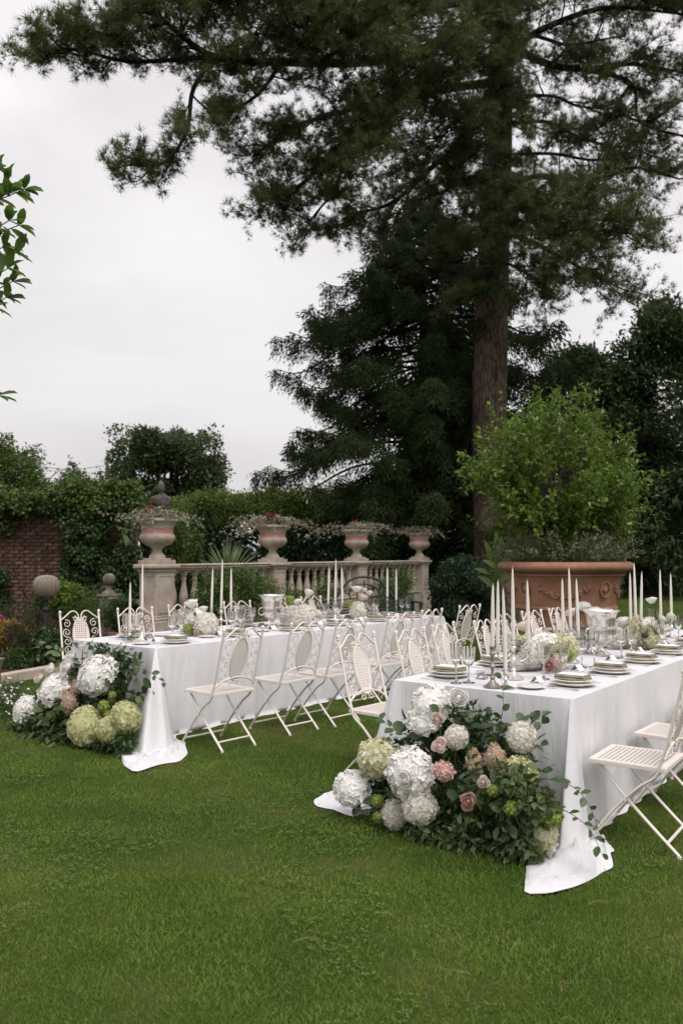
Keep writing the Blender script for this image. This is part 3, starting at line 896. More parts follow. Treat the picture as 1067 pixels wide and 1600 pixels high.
# ============================================================ dark conifer
CY = 25.0
cb = at(662, 866, CY); CO = np.array([cb[0], cb[1], 0])
con = empty('dark_conifer', CO, 0, 'tall dark conifer with drooping layered boughs behind the balustrade', 'tree')
px_m = FPX / CY
mb = MB(); mb.tube(spline([(0, 0, -.1), (.05, 0, 5), (0, 0, 12.6)], 20), np.linspace(.38, .03, 20), 12)
ob('trunk', mb.mesh('trunk', M_BARKD), con)
prof_z = [0.4, 2.2, 3.2, 4.4, 5.6, 6.6, 7.5, 8.4, 9.1, 9.9, 10.6, 11.8, 12.8]
prof_r = [3.6, 4.5, 4.9, 5.2, 4.4, 4.5, 4.9, 4.2, 3.8, 2.9, 2.3, 1.3, .2]
bmb = MB(); LP, LD, LN = [], [], []
zs = np.concatenate([np.linspace(.5, 12.6, 210), rng.uniform(.5, 11, 40)])
for i, z in enumerate(zs):
    a = i * 2.39996 + rng.normal(0, .2)
    ln = np.interp(z, prof_z, prof_r) * rng.uniform(.62, 1.06)
    dv = np.array([math.cos(a), math.sin(a), 0]); sd = np.array([-dv[1], dv[0], 0])
    z0 = z + .22 * ln
    P = spline([(0, 0, z0), dv * ln * .45 + [0, 0, z0 - .05 * ln], dv * ln * .8 + [0, 0, z - .02], dv * ln + [0, 0, z + .03 * ln]], 18)
    bmb.tube(P, np.linspace(.05, .008, 18), 4, cap=False)
    m = int(28 * ln) + 9
    s = rng.uniform(.12, 1, m) ** .8
    wv = .08 + .5 * (1 - s) * ln * .36
    side = rng.uniform(-1, 1, m)
    base = np.stack([np.interp(s, np.linspace(0, 1, 18), P[:, k]) for k in range(3)], 1)
    q = base + sd * (side * wv)[:, None] - np.array([0, 0, 1]) * (np.abs(side) * wv * .25)[:, None]
    for rep in range(2):
        hang = rng.uniform(0, .36, m) * (rep + .15)
        LP.append(q - np.array([0, 0, 1]) * hang[:, None] + rng.normal(0, .03, (m, 3)))
        LD.append(unit(dv * .7 + sd * side[:, None] * .8 + np.array([0, 0, -.75 - .7 * rep]) + rng.normal(0, .2, (m, 3))))
LP, LD = np.concatenate(LP), np.concatenate(LD)
ob('bough', bmb.mesh('bough', M_BARKD), con)
SPR_V, SPR_F = [], []
for k in range(4):
    y0 = k * .24; sg = 1 if k % 2 else -1; o = len(SPR_V)
    L_ = .50 * (1 - .10 * k)
    SPR_V += [(0, y0, 0), (sg * L_ * .55, y0 + .10, .02), (sg * L_, y0 + .34, -.05), (sg * L_ * .35, y0 + .24, 0)]; SPR_F.append((o, o + 1, o + 2, o + 3) if sg > 0 else (o + 3, o + 2, o + 1, o))
l = rng.uniform(.20, .38, len(LP))
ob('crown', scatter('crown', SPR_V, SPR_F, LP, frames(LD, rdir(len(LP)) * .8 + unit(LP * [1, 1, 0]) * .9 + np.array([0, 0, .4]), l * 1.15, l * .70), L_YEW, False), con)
print('conifer sprays', len(LP))

# ============================================================ dark yews behind the planter and other trees
def crown_clumps(c, r, n, seed, flat=1.0, lo=.45):
    rr = np.random.default_rng(seed)
    d = unit(rr.normal(size=(n, 3))); k = rr.uniform(lo ** 3, 1, n) ** (1 / 3)
    return np.asarray(c) + d * k[:, None] * np.asarray(r)
def yew(name, label, px, Y, z_top, rx, n, seed, mat, L=.16, each=260, rc=.8):
    b = at(px, 866, Y); base = np.array([b[0], b[1], 0])
    rr = np.random.default_rng(seed)
    z = rr.uniform(.35, z_top, n); f = np.clip(1.12 - (z / z_top) ** 1.7, .12, 1)
    a = rr.uniform(0, 6.28, n); k = np.sqrt(rr.uniform(.15, 1, n))
    C = np.stack([base[0] + rx * f * k * np.cos(a), base[1] + rx * f * k * np.sin(a), z], 1)
    return bushy(name, label, 'tree', base, C, rr.uniform(.5, 1.1, n) * rc, each, L, mat, .35, W=.42, droop=.3, jit=.7, limbs=0, tmpl='dia', shell=.2)
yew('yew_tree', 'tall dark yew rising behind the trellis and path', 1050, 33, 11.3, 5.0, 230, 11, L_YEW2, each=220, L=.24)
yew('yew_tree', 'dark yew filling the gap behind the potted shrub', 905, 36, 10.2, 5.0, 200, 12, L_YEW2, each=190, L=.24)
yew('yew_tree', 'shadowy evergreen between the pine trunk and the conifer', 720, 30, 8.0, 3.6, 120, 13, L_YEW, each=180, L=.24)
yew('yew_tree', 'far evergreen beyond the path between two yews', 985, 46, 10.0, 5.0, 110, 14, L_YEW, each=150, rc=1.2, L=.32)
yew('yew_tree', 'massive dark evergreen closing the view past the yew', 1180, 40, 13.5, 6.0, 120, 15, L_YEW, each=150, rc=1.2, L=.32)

def tree_at(name, label, boxes, Y, mat, L, each, rr_, tr_r, base_px, group=None, dp=1.2, **kw):
    C = []
    for (cx, cy, rx, ry, n) in boxes:
        for i in range(n):
            a, k = rng.uniform(0, 6.28), math.sqrt(rng.uniform(0, 1))
            C.append(at(cx + rx * k * math.cos(a), cy + ry * k * math.sin(a), Y + rng.uniform(-dp, dp)))
    b = at(base_px, 866, Y); base = np.array([b[0], b[1], 0])
    return bushy(name, label, 'tree', base, C, rng.uniform(.55, 1.1, len(C)) * rr_, each, L, mat, tr_r, group=group, **kw)
tree_at('round_tree', 'round dark green tree rising beyond the brick wall behind the bust', [(262, 735, 66, 44, 75), (245, 700, 40, 22, 22), (290, 700, 28, 20, 14), (320, 755, 22, 22, 14), (262, 790, 60, 20, 24), (262, 690, 80, 28, 14), (330, 740, 26, 30, 8), (190, 740, 20, 30, 8)], 40, L_OAK, .165, 220, .55, .3, 262, dp=2, tmpl='dia', W=.6, shell=.15)
tree_at('garden_tree', 'bushy mid green tree beyond the brick wall above the globe lamp', [(20, 745, 32, 34, 30), (0, 715, 20, 26, 14), (48, 765, 24, 14, 12), (-50, 740, 40, 50, 25), (30, 715, 40, 30, 8)], 22, L_HEDGE, .078, 190, .36, .12, 5, dp=.7, shell=.15, tmpl='dia', W=.6)
tree_at('climbing_shrub', 'loose green shrub with arching shoots above the brick wall', [(130, 770, 34, 16, 26), (118, 755, 14, 12, 8), (155, 778, 22, 14, 12), (90, 785, 20, 10, 8)], 19, L_HEDGE, .075, 150, .28, .06, 130, dp=.4)
# arching bare shoots above that shrub
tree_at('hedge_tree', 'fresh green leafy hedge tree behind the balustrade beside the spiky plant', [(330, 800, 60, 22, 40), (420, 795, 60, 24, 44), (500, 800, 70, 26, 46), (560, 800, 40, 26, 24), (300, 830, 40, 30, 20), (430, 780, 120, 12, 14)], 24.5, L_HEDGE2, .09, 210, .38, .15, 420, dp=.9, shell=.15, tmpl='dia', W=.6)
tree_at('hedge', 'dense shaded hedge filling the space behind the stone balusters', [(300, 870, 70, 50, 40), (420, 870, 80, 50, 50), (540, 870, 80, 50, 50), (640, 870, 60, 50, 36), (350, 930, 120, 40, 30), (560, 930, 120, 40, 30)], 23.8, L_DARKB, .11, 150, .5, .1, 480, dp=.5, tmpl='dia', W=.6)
tree_at('hedge_tree', 'leafy hedge tree between the brick wall and the round tree', [(215, 800, 30, 20, 14), (250, 810, 30, 24, 16), (170, 800, 30, 16, 10), (275, 850, 30, 40, 18)], 19.5, L_HEDGE, .085, 150, .36, .08, 240, dp=.5)
# far trees on the skyline
fw = []
for i in range(60):
    x = rng.uniform(-70, 70); fw.append((x, 130 + rng.uniform(-8, 8), rng.uniform(1, 9) * (1.15 if abs(x + 18) < 8 else .8)))
P, O = clump_pts(fw, 4.2, 130, .3)
tag(leafcloud('far_wood', P, O, 1.0, leafmat('far_leaves', (.035, .055, .03), (.075, .10, .05), .6, .2), None, .7), 'distant belt of trees on the skyline', 'wood', kind='stuff')

# dark shrub beside the end pier
tree_at('dark_shrub', 'dark rounded evergreen shrub between the end pier and the planter', [(728, 915, 45, 38, 60), (700, 950, 30, 30, 20), (760, 950, 26, 26, 16)], 19.0, L_DARKB, .058, 240, .26, .05, 728, dp=.6, tmpl='dia', W=.55)
# climbers on the lawn side of the balustrade
def front_of_rail(px, py, off):
    n = np.array([bd[1], -bd[0], 0]); return onplane(px, py, PIER[0] + n * off, n)
for (lab, boxes, mat) in (('bright green shrub climbing the balustrade between the first two urns', [(330, 920, 24, 26, 16), (372, 915, 36, 26, 30), (415, 930, 22, 26, 16), (350, 960, 55, 26, 26), (330, 990, 45, 16, 14)], L_LIGHT),
                          ('bright green shrub on the balustrade between the bench and the end pier', [(615, 905, 20, 26, 22), (636, 915, 12, 26, 10), (600, 930, 12, 20, 8), (618, 950, 20, 16, 10)], L_LIGHT),
                          ('low green shrub at the balustrade foot beside the second pier', [(455, 935, 16, 14, 10), (480, 945, 20, 14, 10), (510, 925, 12, 22, 9)], L_LIGHT)):
    C = []
    for (cx, cy, rx, ry, n) in boxes:
        for i in range(n):
            a, k = rng.uniform(0, 6.28), math.sqrt(rng.uniform(0, 1))
            C.append(front_of_rail(cx + rx * k * math.cos(a), cy + ry * k * math.sin(a), rng.uniform(.3, .55)))
    C = np.array(C); C[:, 2] = np.maximum(C[:, 2], .1); m0 = C.mean(0) * [1, 1, 0]
    bushy('climbing_shrub', lab, 'shrub', m0, C, rng.uniform(.10, .2, len(C)), 130, .04, mat, .02, W=.6, limbs=16, group='shrubs on the balustrade')
# spiky fan-leaved plant
sp_ = at(357, 880, 16.6)
e = empty('spiky_plant', (sp_[0], sp_[1], 0), 0, 'spiky fan of narrow green leaves standing behind the balustrade rail', 'plant')
mb = MB(); mb.tube(spline([(0, 0, 0), (.02, 0, .6), (0, 0, 1.15)], 8), np.linspace(.09, .06, 8), 8); ob('stem', mb.mesh('stem', M_STEMB), e)
bl = MB()
prof = [(0, .010), (.2, .018), (.6, .016), (1, .001)]
yy = [p[0] for p in prof]
bl.add([(s * w, y, .01 * (s * s)) for (y, w) in prof for s in (-1, 1)], [(0, 1, 3, 2), (2, 3, 5, 4), (4, 5, 7, 6)])
blm = bl.mesh('leaf_blade', L_SPIKE, 0)
for k in range(70):
    a, th = k * 2.4, rad(rng.uniform(4, 82)); l = rng.uniform(.6, .85)
    d = np.array([math.sin(th) * math.cos(a), math.sin(th) * math.sin(a), math.cos(th)])
    o = ob('leaf_blade', blm, e, (0, 0, 1.12))
    Rm = frames(d[None], np.array([[.2, -.5, 1.]]), 1, 1)[0] * np.array([[1.1, l, 1]])
    o.matrix_local = Matrix.Translation((0, 0, 1.12)) @ Matrix(Rm.tolist()).to_4x4()

# ============================================================ terracotta planter with shrub
PLY = 12.0
pc = at(882, 880, PLY); PLX = pc[0]
pl = empty('terracotta_planter', (PLX, PLY, 0), -.05, 'giant round terracotta planter with rolled rim and garland relief', 'planter')
m_ = MB(); m_.lathe([(.001, 0), (.66, 0), (.66, .10), (.62, .12), (.62, .30), (.001, .31)], 48); ob('pedestal', m_.mesh('pedestal', M_STONE2, 40), pl)
m_ = MB(); m_.lathe([(.001, .30), (.55, .30), (.585, .36), (.60, .42), (.64, .60), (.68, .78), (.685, .80), (.715, .815), (.715, .845), (.69, .86), (.72, 1.0), (.755, 1.15), (.785, 1.265), (.80, 1.275), (.825, 1.285), (.825, 1.305), (.80, 1.32)], 72)
ob('body', m_.mesh('body', M_TERRA, 50), pl)
m_ = MB(); m_.lathe([(.80, 1.318), (.81, 1.335), (.87, 1.345), (.925, 1.36), (.948, 1.395), (.945, 1.43), (.92, 1.462), (.88, 1.475), (.82, 1.47), (.80, 1.44), (.001, 1.43)], 72)
ob('rim', m_.mesh('rim', M_TERRA, 60), pl)
m_ = MB(); m_.lathe([(.802, 1.322), (.838, 1.326), (.838, 1.338), (.80, 1.342)], 72); ob('moulding', m_.mesh('moulding', M_TERRA_G, 40), pl)
ob('soil', MB().lathe([(.001, 1.452), (.805, 1.448)], 32).mesh('soil', M_SOIL), pl)
for g in range(4):
    m_ = MB()
    a0 = g * math.pi / 2 - math.pi / 2 - .72
    for k in range(150):
        s = rng.uniform(0, 1); a = a0 + s * .95
        z = 1.13 - .13 * math.sin(math.pi * s) + rng.normal(0, .022)
        r = np.interp(z, [.86, 1.0, 1.15], [.69, .72, .755]) + .004
        rr = rng.uniform(.012, .026)
        m_.lathe([(.001, -rr), (rr * .8, -rr * .6), (rr, 0), (rr * .8, rr * .6), (.001, rr)], 6, (r * math.cos(a), r * math.sin(a), z))
    ob('garland', m_.mesh('garland', M_TERRA, 60), pl)
    m_ = MB()
    a = a0 + 1.28
    c = np.array([.735 * math.cos(a), .735 * math.sin(a), 1.10]); tx = np.array([-math.sin(a), math.cos(a), 0])
    ring = [c + tx * .085 * math.cos(q) + np.array([math.cos(a), math.sin(a), 0]) * (.02 + .05 * .22 * math.sin(q)) + up * .10 * math.sin(q) for q in np.linspace(0, 6.28, 28)[:-1]]
    m_.tube(ring, .016, 6, closed=True)
    m_.lathe([(.001, -.05), (.04, -.035), (.055, 0), (.04, .04), (.001, .055)], 10, c * [.99, .99, 1])
    ob('medallion', m_.mesh('medallion', M_TERRA, 60), pl)
# the shrub: many stems fanning out of the pot
base = np.array([PLX, PLY, 1.44])
shrub = empty('potted_shrub', base, 0, 'large fresh green leafy shrub growing from the terracotta planter', 'shrub')
out = [(735, 730), (745, 690), (770, 665), (800, 640), (835, 618), (880, 602), (925, 615), (950, 650), (975, 680), (1005, 705), (1005, 745), (985, 780), (960, 805), (920, 820), (760, 770), (735, 755), (790, 800), (830, 820), (760, 795), (880, 826), (945, 822), (985, 795), (1000, 765), (745, 725), (860, 822)]
tg = []
ctr = np.array([872, 740])
for i in range(290):
    o_ = np.array(out[rng.integers(len(out))]) + rng.normal(0, 15, 2); f = rng.uniform(.25, 1) ** .6 * (1.06 if rng.random() < .12 else .94)
    p = ctr + (o_ - ctr) * f
    tg.append(at(p[0], p[1], PLY + rng.uniform(-1, 1) * 1.25 * math.sqrt(max(.05, 1 - f * f * .85))) - base)
tg = np.array(tg)
branchwork('branch', (0, 0, 0), tg, .010, M_STEMB, shrub, mid=.55, sag=.06, n=8, sides=4)
P_, D_ = [], []
for t in tg:
    d0 = unit(t)
    for tw in range(8):
        d = unit(d0 * .8 + rng.normal(0, .6, 3) + up * .35); q0 = t * rng.uniform(.5, 1.0) ** .7; ln = rng.uniform(.14, .34)
        for k in range(9):
            P_.append(q0 + d * ln * (k + 1) / 9 + rng.normal(0, .012, 3)); D_.append(unit(d * .5 + rdir(1)[0] * .8 + up * .1))
P_, D_ = np.array(P_), np.array(D_); n = len(P_)
l = rng.uniform(.045, .11, n)
ob('leaves', scatter('leaves', LEAF_V, LEAF_F, P_, frames(D_, rng.normal(0, .5, (n, 3)) + up, l, l * .55), L_SHRUB), shrub)
# herbs under the shrub
herb = empty('herb_planting', base, 0, 'grey green flowering herbs spilling round the edge of the terracotta planter', 'plant')
mb = MB(); P_, D_ = [], []
for i in range(620):
    a, r0 = rng.uniform(0, 6.28), .75 * math.sqrt(rng.uniform(.05, 1))
    b0 = np.array([r0 * math.cos(a), r0 * math.sin(a), 0]); o_ = np.array([math.cos(a), math.sin(a), 0])
    h = rng.uniform(.16, .44) * (1 if rng.random() > .12 else 1.4)
    tip = b0 + o_ * rng.uniform(-.05, .34) * (r0 + .3) + up * h * (1 if rng.random() > .15 else .35)
    if i % 17 == 0: tip = b0 + o_ * .55 + up * rng.uniform(.1, .35)
    P = spline([b0, b0 * .5 + tip * .5 + up * .05, tip], 10); mb.tube(P, np.linspace(.004, .002, 10), 3, cap=False)
    for k in range(2, 10):
        for q in range(3):
            P_.append(P[k] + rng.normal(0, .012, 3)); D_.append(unit(rdir(1)[0] + up * .3))
ob('stem', mb.mesh('stem', M_STEM), herb)
leafcloud('leaves', np.array(P_), np.array(D_), .034, L_NEP, herb, .55, 0, .2)
e = empty('strap_leaf_plant', at(765, 866, 14.5) * [1, 1, 0], 0, 'bright green broad strap leaves beside the pine trunk and planter', 'plant')
q0 = at(766, 880, 14.5) * [1, 1, 0]
blm2 = MB(); G_ = []
for y, w, zz in [(0, .03, 0), (.3, .10, .02), (.6, .12, .0), (.85, .07, -.07), (1, .004, -.15)]:
    G_.append([(-w, y, zz + .02), (0, y, zz), (w, y, zz + .02)])
blm2 = blm2.grid(G_, True).mesh('leaf', L_LIGHT, 180)
for (px, py, ln, ax, tz) in [(764, 868, .5, -.3, .9), (778, 860, .55, .4, 1.2), (770, 885, .45, -.8, .5), (790, 880, .5, .8, .7), (775, 850, .5, .0, 1.3), (760, 895, .4, -.5, .2), (785, 905, .5, .6, .4), (765, 915, .5, -.6, .5), (776, 900, .5, .1, 1)]:
    p = at(px, py, 14.5) - q0 - np.array([ax * ln * .5, 0, ln * tz * .4])
    o = ob('leaf', blm2, e)
    Rm = frames(np.array([[ax, -.35, tz]]), np.array([[.1, -1, .5]]), ln, ln)[0]
    o.matrix_local = Matrix.Translation(p) @ Matrix(Rm.tolist()).to_4x4()
mb = MB(); mb.tube(spline([(0, 0, 0), (.03, 0, .8), (.05, 0, 1.25)], 8), .02, 5); ob('stem', mb.mesh('stem', M_STEM), e)

# ============================================================ leafy branch of a laurel tree reaching into view
LY = 4.6
lb = np.array([-2.95, LY + .1, 0])
lau = empty('laurel_tree', lb, 0, 'glossy green laurel branches reaching in from a tree on the open lawn', 'tree')
mb = MB(); mb.tube(spline([(0, 0, -.05), (.05, 0, 1.4), (0, .05, 2.6), (.1, 0, 3.6)], 16), np.linspace(.07, .03, 16), 10); ob('trunk', mb.mesh('trunk', M_BARKD), lau)
lfm = scatter('leaf', OVAL_V, OVAL_F, np.zeros((1, 3)), np.diag([.46, 1, 1])[None], L_LAUREL)
tips = [(-4, 262), (10, 285), (22, 300), (38, 296), (14, 345), (30, 352), (8, 385), (26, 395), (12, 420), (20, 440), (10, 465), (-6, 310), (-10, 360), (-10, 440), (-8, 480), (-3, 618)]
brm = MB()
for i, (px, py) in enumerate(tips):
    tp = at(px, py, LY + rng.uniform(-.12, .12)) - lb
    rt_ = np.array([.08, 0, tp[2] - .25 - rng.uniform(0, .3)])
    P = spline([rt_, rt_ * .45 + tp * .55 - up * .02, tp], 12); brm.tube(P, np.linspace(.009, .003, 12), 5, cap=False)
    dd = unit(P[-1] - P[-3])
    for k in range(13 if i < 15 else 4):
        a = k * 2.4; bk = .0 if k < 5 else .05 * (k - 4)
        rd = unit(np.cross(dd, rdir(1)[0]))
        d = unit(dd * (.75 if k < 5 else .4) + rd * .8 - up * .1)
        o = ob('leaf', lfm, lau)
        ln = rng.uniform(.085, .13)
        Rm = frames(d[None], (up + rdir(1)[0] * .35)[None], ln, ln)[0]
        o.matrix_local = Matrix.Translation(tp - dd * bk) @ Matrix(Rm.tolist()).to_4x4()
ob('branch', brm.mesh('branch', M_STEMB), lau)
C = np.array([(-.1, .1, 3.2), (-.5, 0, 3.4), (-.2, .5, 3.5), (-.2, -.4, 3.3), (-.4, .3, 2.9), (.0, .2, 3.8), (.15, .45, 3.3), (-.6, -.3, 3.0)])
P, O = clump_pts(C, .42, 45, .3)
P = P[(P[:, 0] + lb[0]) / (P[:, 1] + lb[1]) < -.445]; O = rdir(len(P)) + up * .2
cr = leafcloud('crown', P, O, .10, L_LAUREL, lau, .38, .2, .3, tmpl='oval')

# ============================================================ flower bed planting
bp_ = onz(30, 1040)
def bush(name, label, px, py, Y, rx, rz, n, L, mat, each=120, W=.55, cat='shrub', cr_=.3, z0=None, droop=.2, group=None):
    c = at(px, py, Y); rr = rng
    d = unit(rr.normal(size=(n, 3))) * (rr.uniform(.2, 1, n) ** .4)[:, None]
    C = c + d * np.array([rx, rx, rz]); C[:, 2] = np.maximum(C[:, 2], .06)
    return bushy(name, label, cat, np.array([c[0], c[1], .02]), C, np.full(n, cr_ * rx), each, L, mat, .02, W=W, droop=droop, limbs=6, group=group)
bush('box_ball', 'clipped round green box bush before the stone urn pier', 187, 958, 13.2, .27, .26, 40, .036, L_BOX, 120)
e = empty('terracotta_pot', at(190, 985, 13.2) * [1, 1, 0], 0, 'small terracotta pot under the clipped box bush', 'pot')
m_ = MB(); m_.lathe([(.001, .03), (.15, .03), (.19, .30), (.22, .31), (.22, .36), (.19, .37), (.001, .35)], 24); ob('body', m_.mesh('body', M_TERRA, 40), e)
bush('low_box_hedge', 'low dark clipped hedge behind the pale stone edging', 28, 1035, 11.6, .34, .17, 40, .036, L_BOX, 100)
bush('bed_shrub', 'dusky purple green grassy shrub beside the globe lamp post', 50, 995, 11.9, .30, .38, 40, .06, leafmat('dusky_leaves', (.05, .05, .028), (.12, .11, .06), .6, .2), 90, .16, droop=-.7)
bush('yellow_shrub', 'yellow and orange leaved shrub in the bed under the brick wall', 12, 990, 12.2, .26, .13, 26, .10, L_YEL, 40, .32, droop=.3)
bush('magenta_flower', 'magenta blooms above the yellow leaved shrub', 1, 970, 12.4, .06, .08, 6, .035, P_MAG, 50, .9, 'flower')
bush('fern_clump', 'lime green ferny leaves beside the globe lamp post', 103, 933, 13.0, .26, .20, 30, .08, L_FERN, 55, .3, 'fern')
bush('fern_clump', 'small deep green ferny clump behind the globe lamp', 60, 945, 13.0, .10, .12, 12, .07, L_BOX, 60, .3, 'fern')
bush('bed_shrub', 'russet leaved low plants behind the cream chairs', 92, 992, 12.3, .24, .12, 18, .05, L_DRY, 70, .3)
bush('bed_shrub', 'dark green leafy plant between the lamp and the cream chairs', 78, 1010, 11.4, .22, .22, 26, .06, L_IVY, 80, .5)
bush('bed_shrub', 'soft green plants behind the cream chairs near the pier', 135, 960, 13.4, .45, .25, 30, .05, L_HEDGE, 90, .3, droop=-.3)
bush('bed_shrub', 'dry grassy plants along the foot of the brick wall', 25, 975, 14.5, .9, .22, 40, .07, leafmat('dry_green', (.04, .05, .02), (.12, .11, .05), .6, .2), 70, .14, droop=-.8)
bush('bed_shrub', 'dark leafy growth at the wall foot beside the ball finial', 130, 945, 15.5, .7, .3, 40, .06, L_IVY, 90, .5)
# daisies in front of the edging
d0 = onz(8, 1120)
da = empty('daisy_clump', d0, 0, 'clump of small white daisies spilling on to the lawn beside the edging', 'flower')
P_, O_ = [], []
C = []
for i in range(60):
    g = onz(rng.uniform(-60, 48), rng.uniform(1095, 1135)); C.append(g - d0 + up * rng.uniform(.03, .2))
P, O = clump_pts(C, .11, 120, .2); P[:, 2] = np.maximum(P[:, 2], .01)
leafcloud('leaves', P, O, .022, L_OAK, da, .35, -.4)
hd = MB()
for k in range(10):
    a = k * .628; c_, s_ = math.cos(a), math.sin(a)
    hd.add([(0, 0, 0), (c_ * .007 - s_ * .003, s_ * .007 + c_ * .003, .002), (c_ * .013, s_ * .013, .003), (c_ * .007 + s_ * .003, s_ * .007 - c_ * .003, .002)], [(0, 3, 2, 1)])
hdm = hd.mesh('daisy_head', P_WHITE, 0)
for i in range(190):
    c = C[rng.integers(len(C))]; d = unit(rdir(1)[0] + up * .7 + np.array([.1, -.4, 0]))
    o = ob('daisy_head', hdm, da); nrm = d
    S = unit(np.cross(d, [.3, .9, .1])); Rm = np.stack([S, np.cross(d, S), d], 1) * rng.uniform(.8, 1.25)
    o.matrix_local = Matrix.Translation(c + d * .115) @ Matrix(Rm.tolist()).to_4x4()

# ============================================================ small garden features
lp = at(73, 915, 11.6)
lamp = empty('globe_lamp', (lp[0], lp[1], 0), 0, 'amber ribbed glass globe lamp on a dark post in the flower bed', 'lamp')
m_ = MB(); m_.tube([(0, 0, 0), (0, 0, .97)], .028, 12); m_.lathe([(.028, .78), (.045, .80), (.045, .83), (.028, .85)], 12); m_.lathe([(.001, 0), (.08, 0), (.08, .03), (.03, .06)], 16)
ob('post', m_.mesh('post', M_POLE, 40), lamp)
m_ = MB(); m_.lathe([(.02, .94), (.10, .955), (.105, .99), (.09, 1.0), (.001, 1.0)], 24); ob('collar', m_.mesh('collar', M_POLE, 40), lamp)
zc = lp[2]
gp = [(.10, -.145), (.135, -.115), (.165, -.06), (.175, 0), (.165, .06), (.135, .11), (.09, .137), (.04, .147), (.001, .149)]
gi = [(max(.001, r - .006), z - (.006 if z > .1 else 0)) for r, z in gp][::-1]
m_ = MB(); m_.lathe([(r, z + zc) for r, z in gp + gi], 96, rib=lambda i, a: .035 * np.sin(a * 20), cap=False)
ob('globe', m_.mesh('globe', M_GLOBE, 60), lamp)
m_ = MB(); m_.lathe([(.012, 1.0), (.018, 1.02), (.032, 1.06), (.040, 1.10), (.034, 1.135), (.018, 1.155), (.001, 1.16)], 16); ob('bulb', m_.mesh('bulb', M_PEARL, 60), lamp)

# bust on the wall
M_BUST = solid('grey_bust_stone', (.055, .05, .045), (.15, .135, .12), 9, .9, bump=.4, bscale=60, spec=.2)
bz = at(250, 800, 17.15)
bust = empty('stone_bust', (bz[0] + .03, 17.13, 2.56), .3, 'weathered stone bust of a figure looking out above the first urn', 'statue')
sect = [(0, .15, .09, 0), (.03, .20, .11, 0), (.10, .22, .12, 0), (.19, .245, .12, .0), (.235, .225, .10, 0), (.265, .12, .08, .0), (.28, .075, .07, .0), (.30, .062, .064, .0), (.34, .058, .062, -.005), (.365, .068, .078, -.012), (.40, .078, .092, -.015), (.45, .083, .098, -.008), (.50, .080, .095, 0), (.545, .070, .084, .003), (.575, .052, .062, .005), (.593, .028, .034, .006), (.60, .002, .002, .006)]
G_ = []
for (z, rx, ry, oy) in sect:
    row = []
    for k in range(28):
        a = k * 2 * math.pi / 28; x, y = rx * math.cos(a), ry * math.sin(a) + oy
        if .40 < z < .46 and abs(a - 4.712) < .25: y -= .028 * (1.2 if z < .43 else .6)
        if .38 < z < .41 and abs(a - 4.712) < .3: y -= .01
        if .45 < z < .51 and .2 < abs(a - 4.712) < .5: y += .010
        row.append((x, y, z))
    row.append(row[0]); G_.append(row)
m_ = MB().grid(G_); bust.scale = (.88, .88, .88); bo = ob('figure', m_.mesh('figure', M_BUST, 60), bust)
m_ = MB(); m_.lathe([(.001, -.02), (.12, -.02), (.12, .0), (.09, .02), (.001, .02)], 16); ob('base', m_.mesh('base', M_STONE2, 40), bust)
# stone finial at the frame edge
fq = at(0, 770, 17.45)
e = empty('stone_pillar', (fq[0] - .06, fq[1], 0), 0, 'tall grey stone pillar top rising from the creeper on the brick wall', 'pillar')
m_ = MB(); m_.box((0, 0, 1.35), (.30, .30, 2.7), .015); ob('shaft', m_.mesh('shaft', M_STONE2, 30), e)
m_ = MB(); m_.lathe([(.001, 2.7), (.17, 2.7), (.19, 2.8), (.15, 3.0), (.07, 3.06), (.001, 3.08)], 20); ob('cap', m_.mesh('cap', M_STONE2, 40), e)
gx = onz(-1, 1085)
e = empty('stone_pedestal', (gx[0] - .08, gx[1] , 0), 0, 'worn grey stone pedestal beside the daisies at the edging', 'pedestal')
m_ = MB(); m_.lathe([(.001, 0), (.14, 0), (.13, .08), (.10, .14), (.085, .26), (.11, .34), (.13, .40), (.001, .41)], 20); ob('pedestal_body', m_.mesh('pedestal_body', M_STONE2, 50), e)
# pole and wire beyond the wall
up_ = at(167, 800, 62)
e = empty('utility_pole', (up_[0], 62, 0), 0, 'thin dark utility pole beyond the brick wall with a wire', 'pole')
zt = at(167, 722, 62)[2]
m_ = MB(); m_.tube([(0, 0, 0), (0, 0, zt)], [.16, .12], 10); ob('pole', m_.mesh('pole', M_WOOD, 40), e)
m_ = MB(); q = at(60, 729, 62); P = spline([(0, 0, zt - .25), ((q[0] - up_[0]) * .5, 0, (zt - .25 + q[2]) * .5 - .25), (q[0] - up_[0], 0, q[2]), ((q[0] - up_[0]) * 2.2, 0, q[2] + .5)], 30); m_.tube(P, .018, 4); ob('wire', m_.mesh('wire', M_POLE), e)
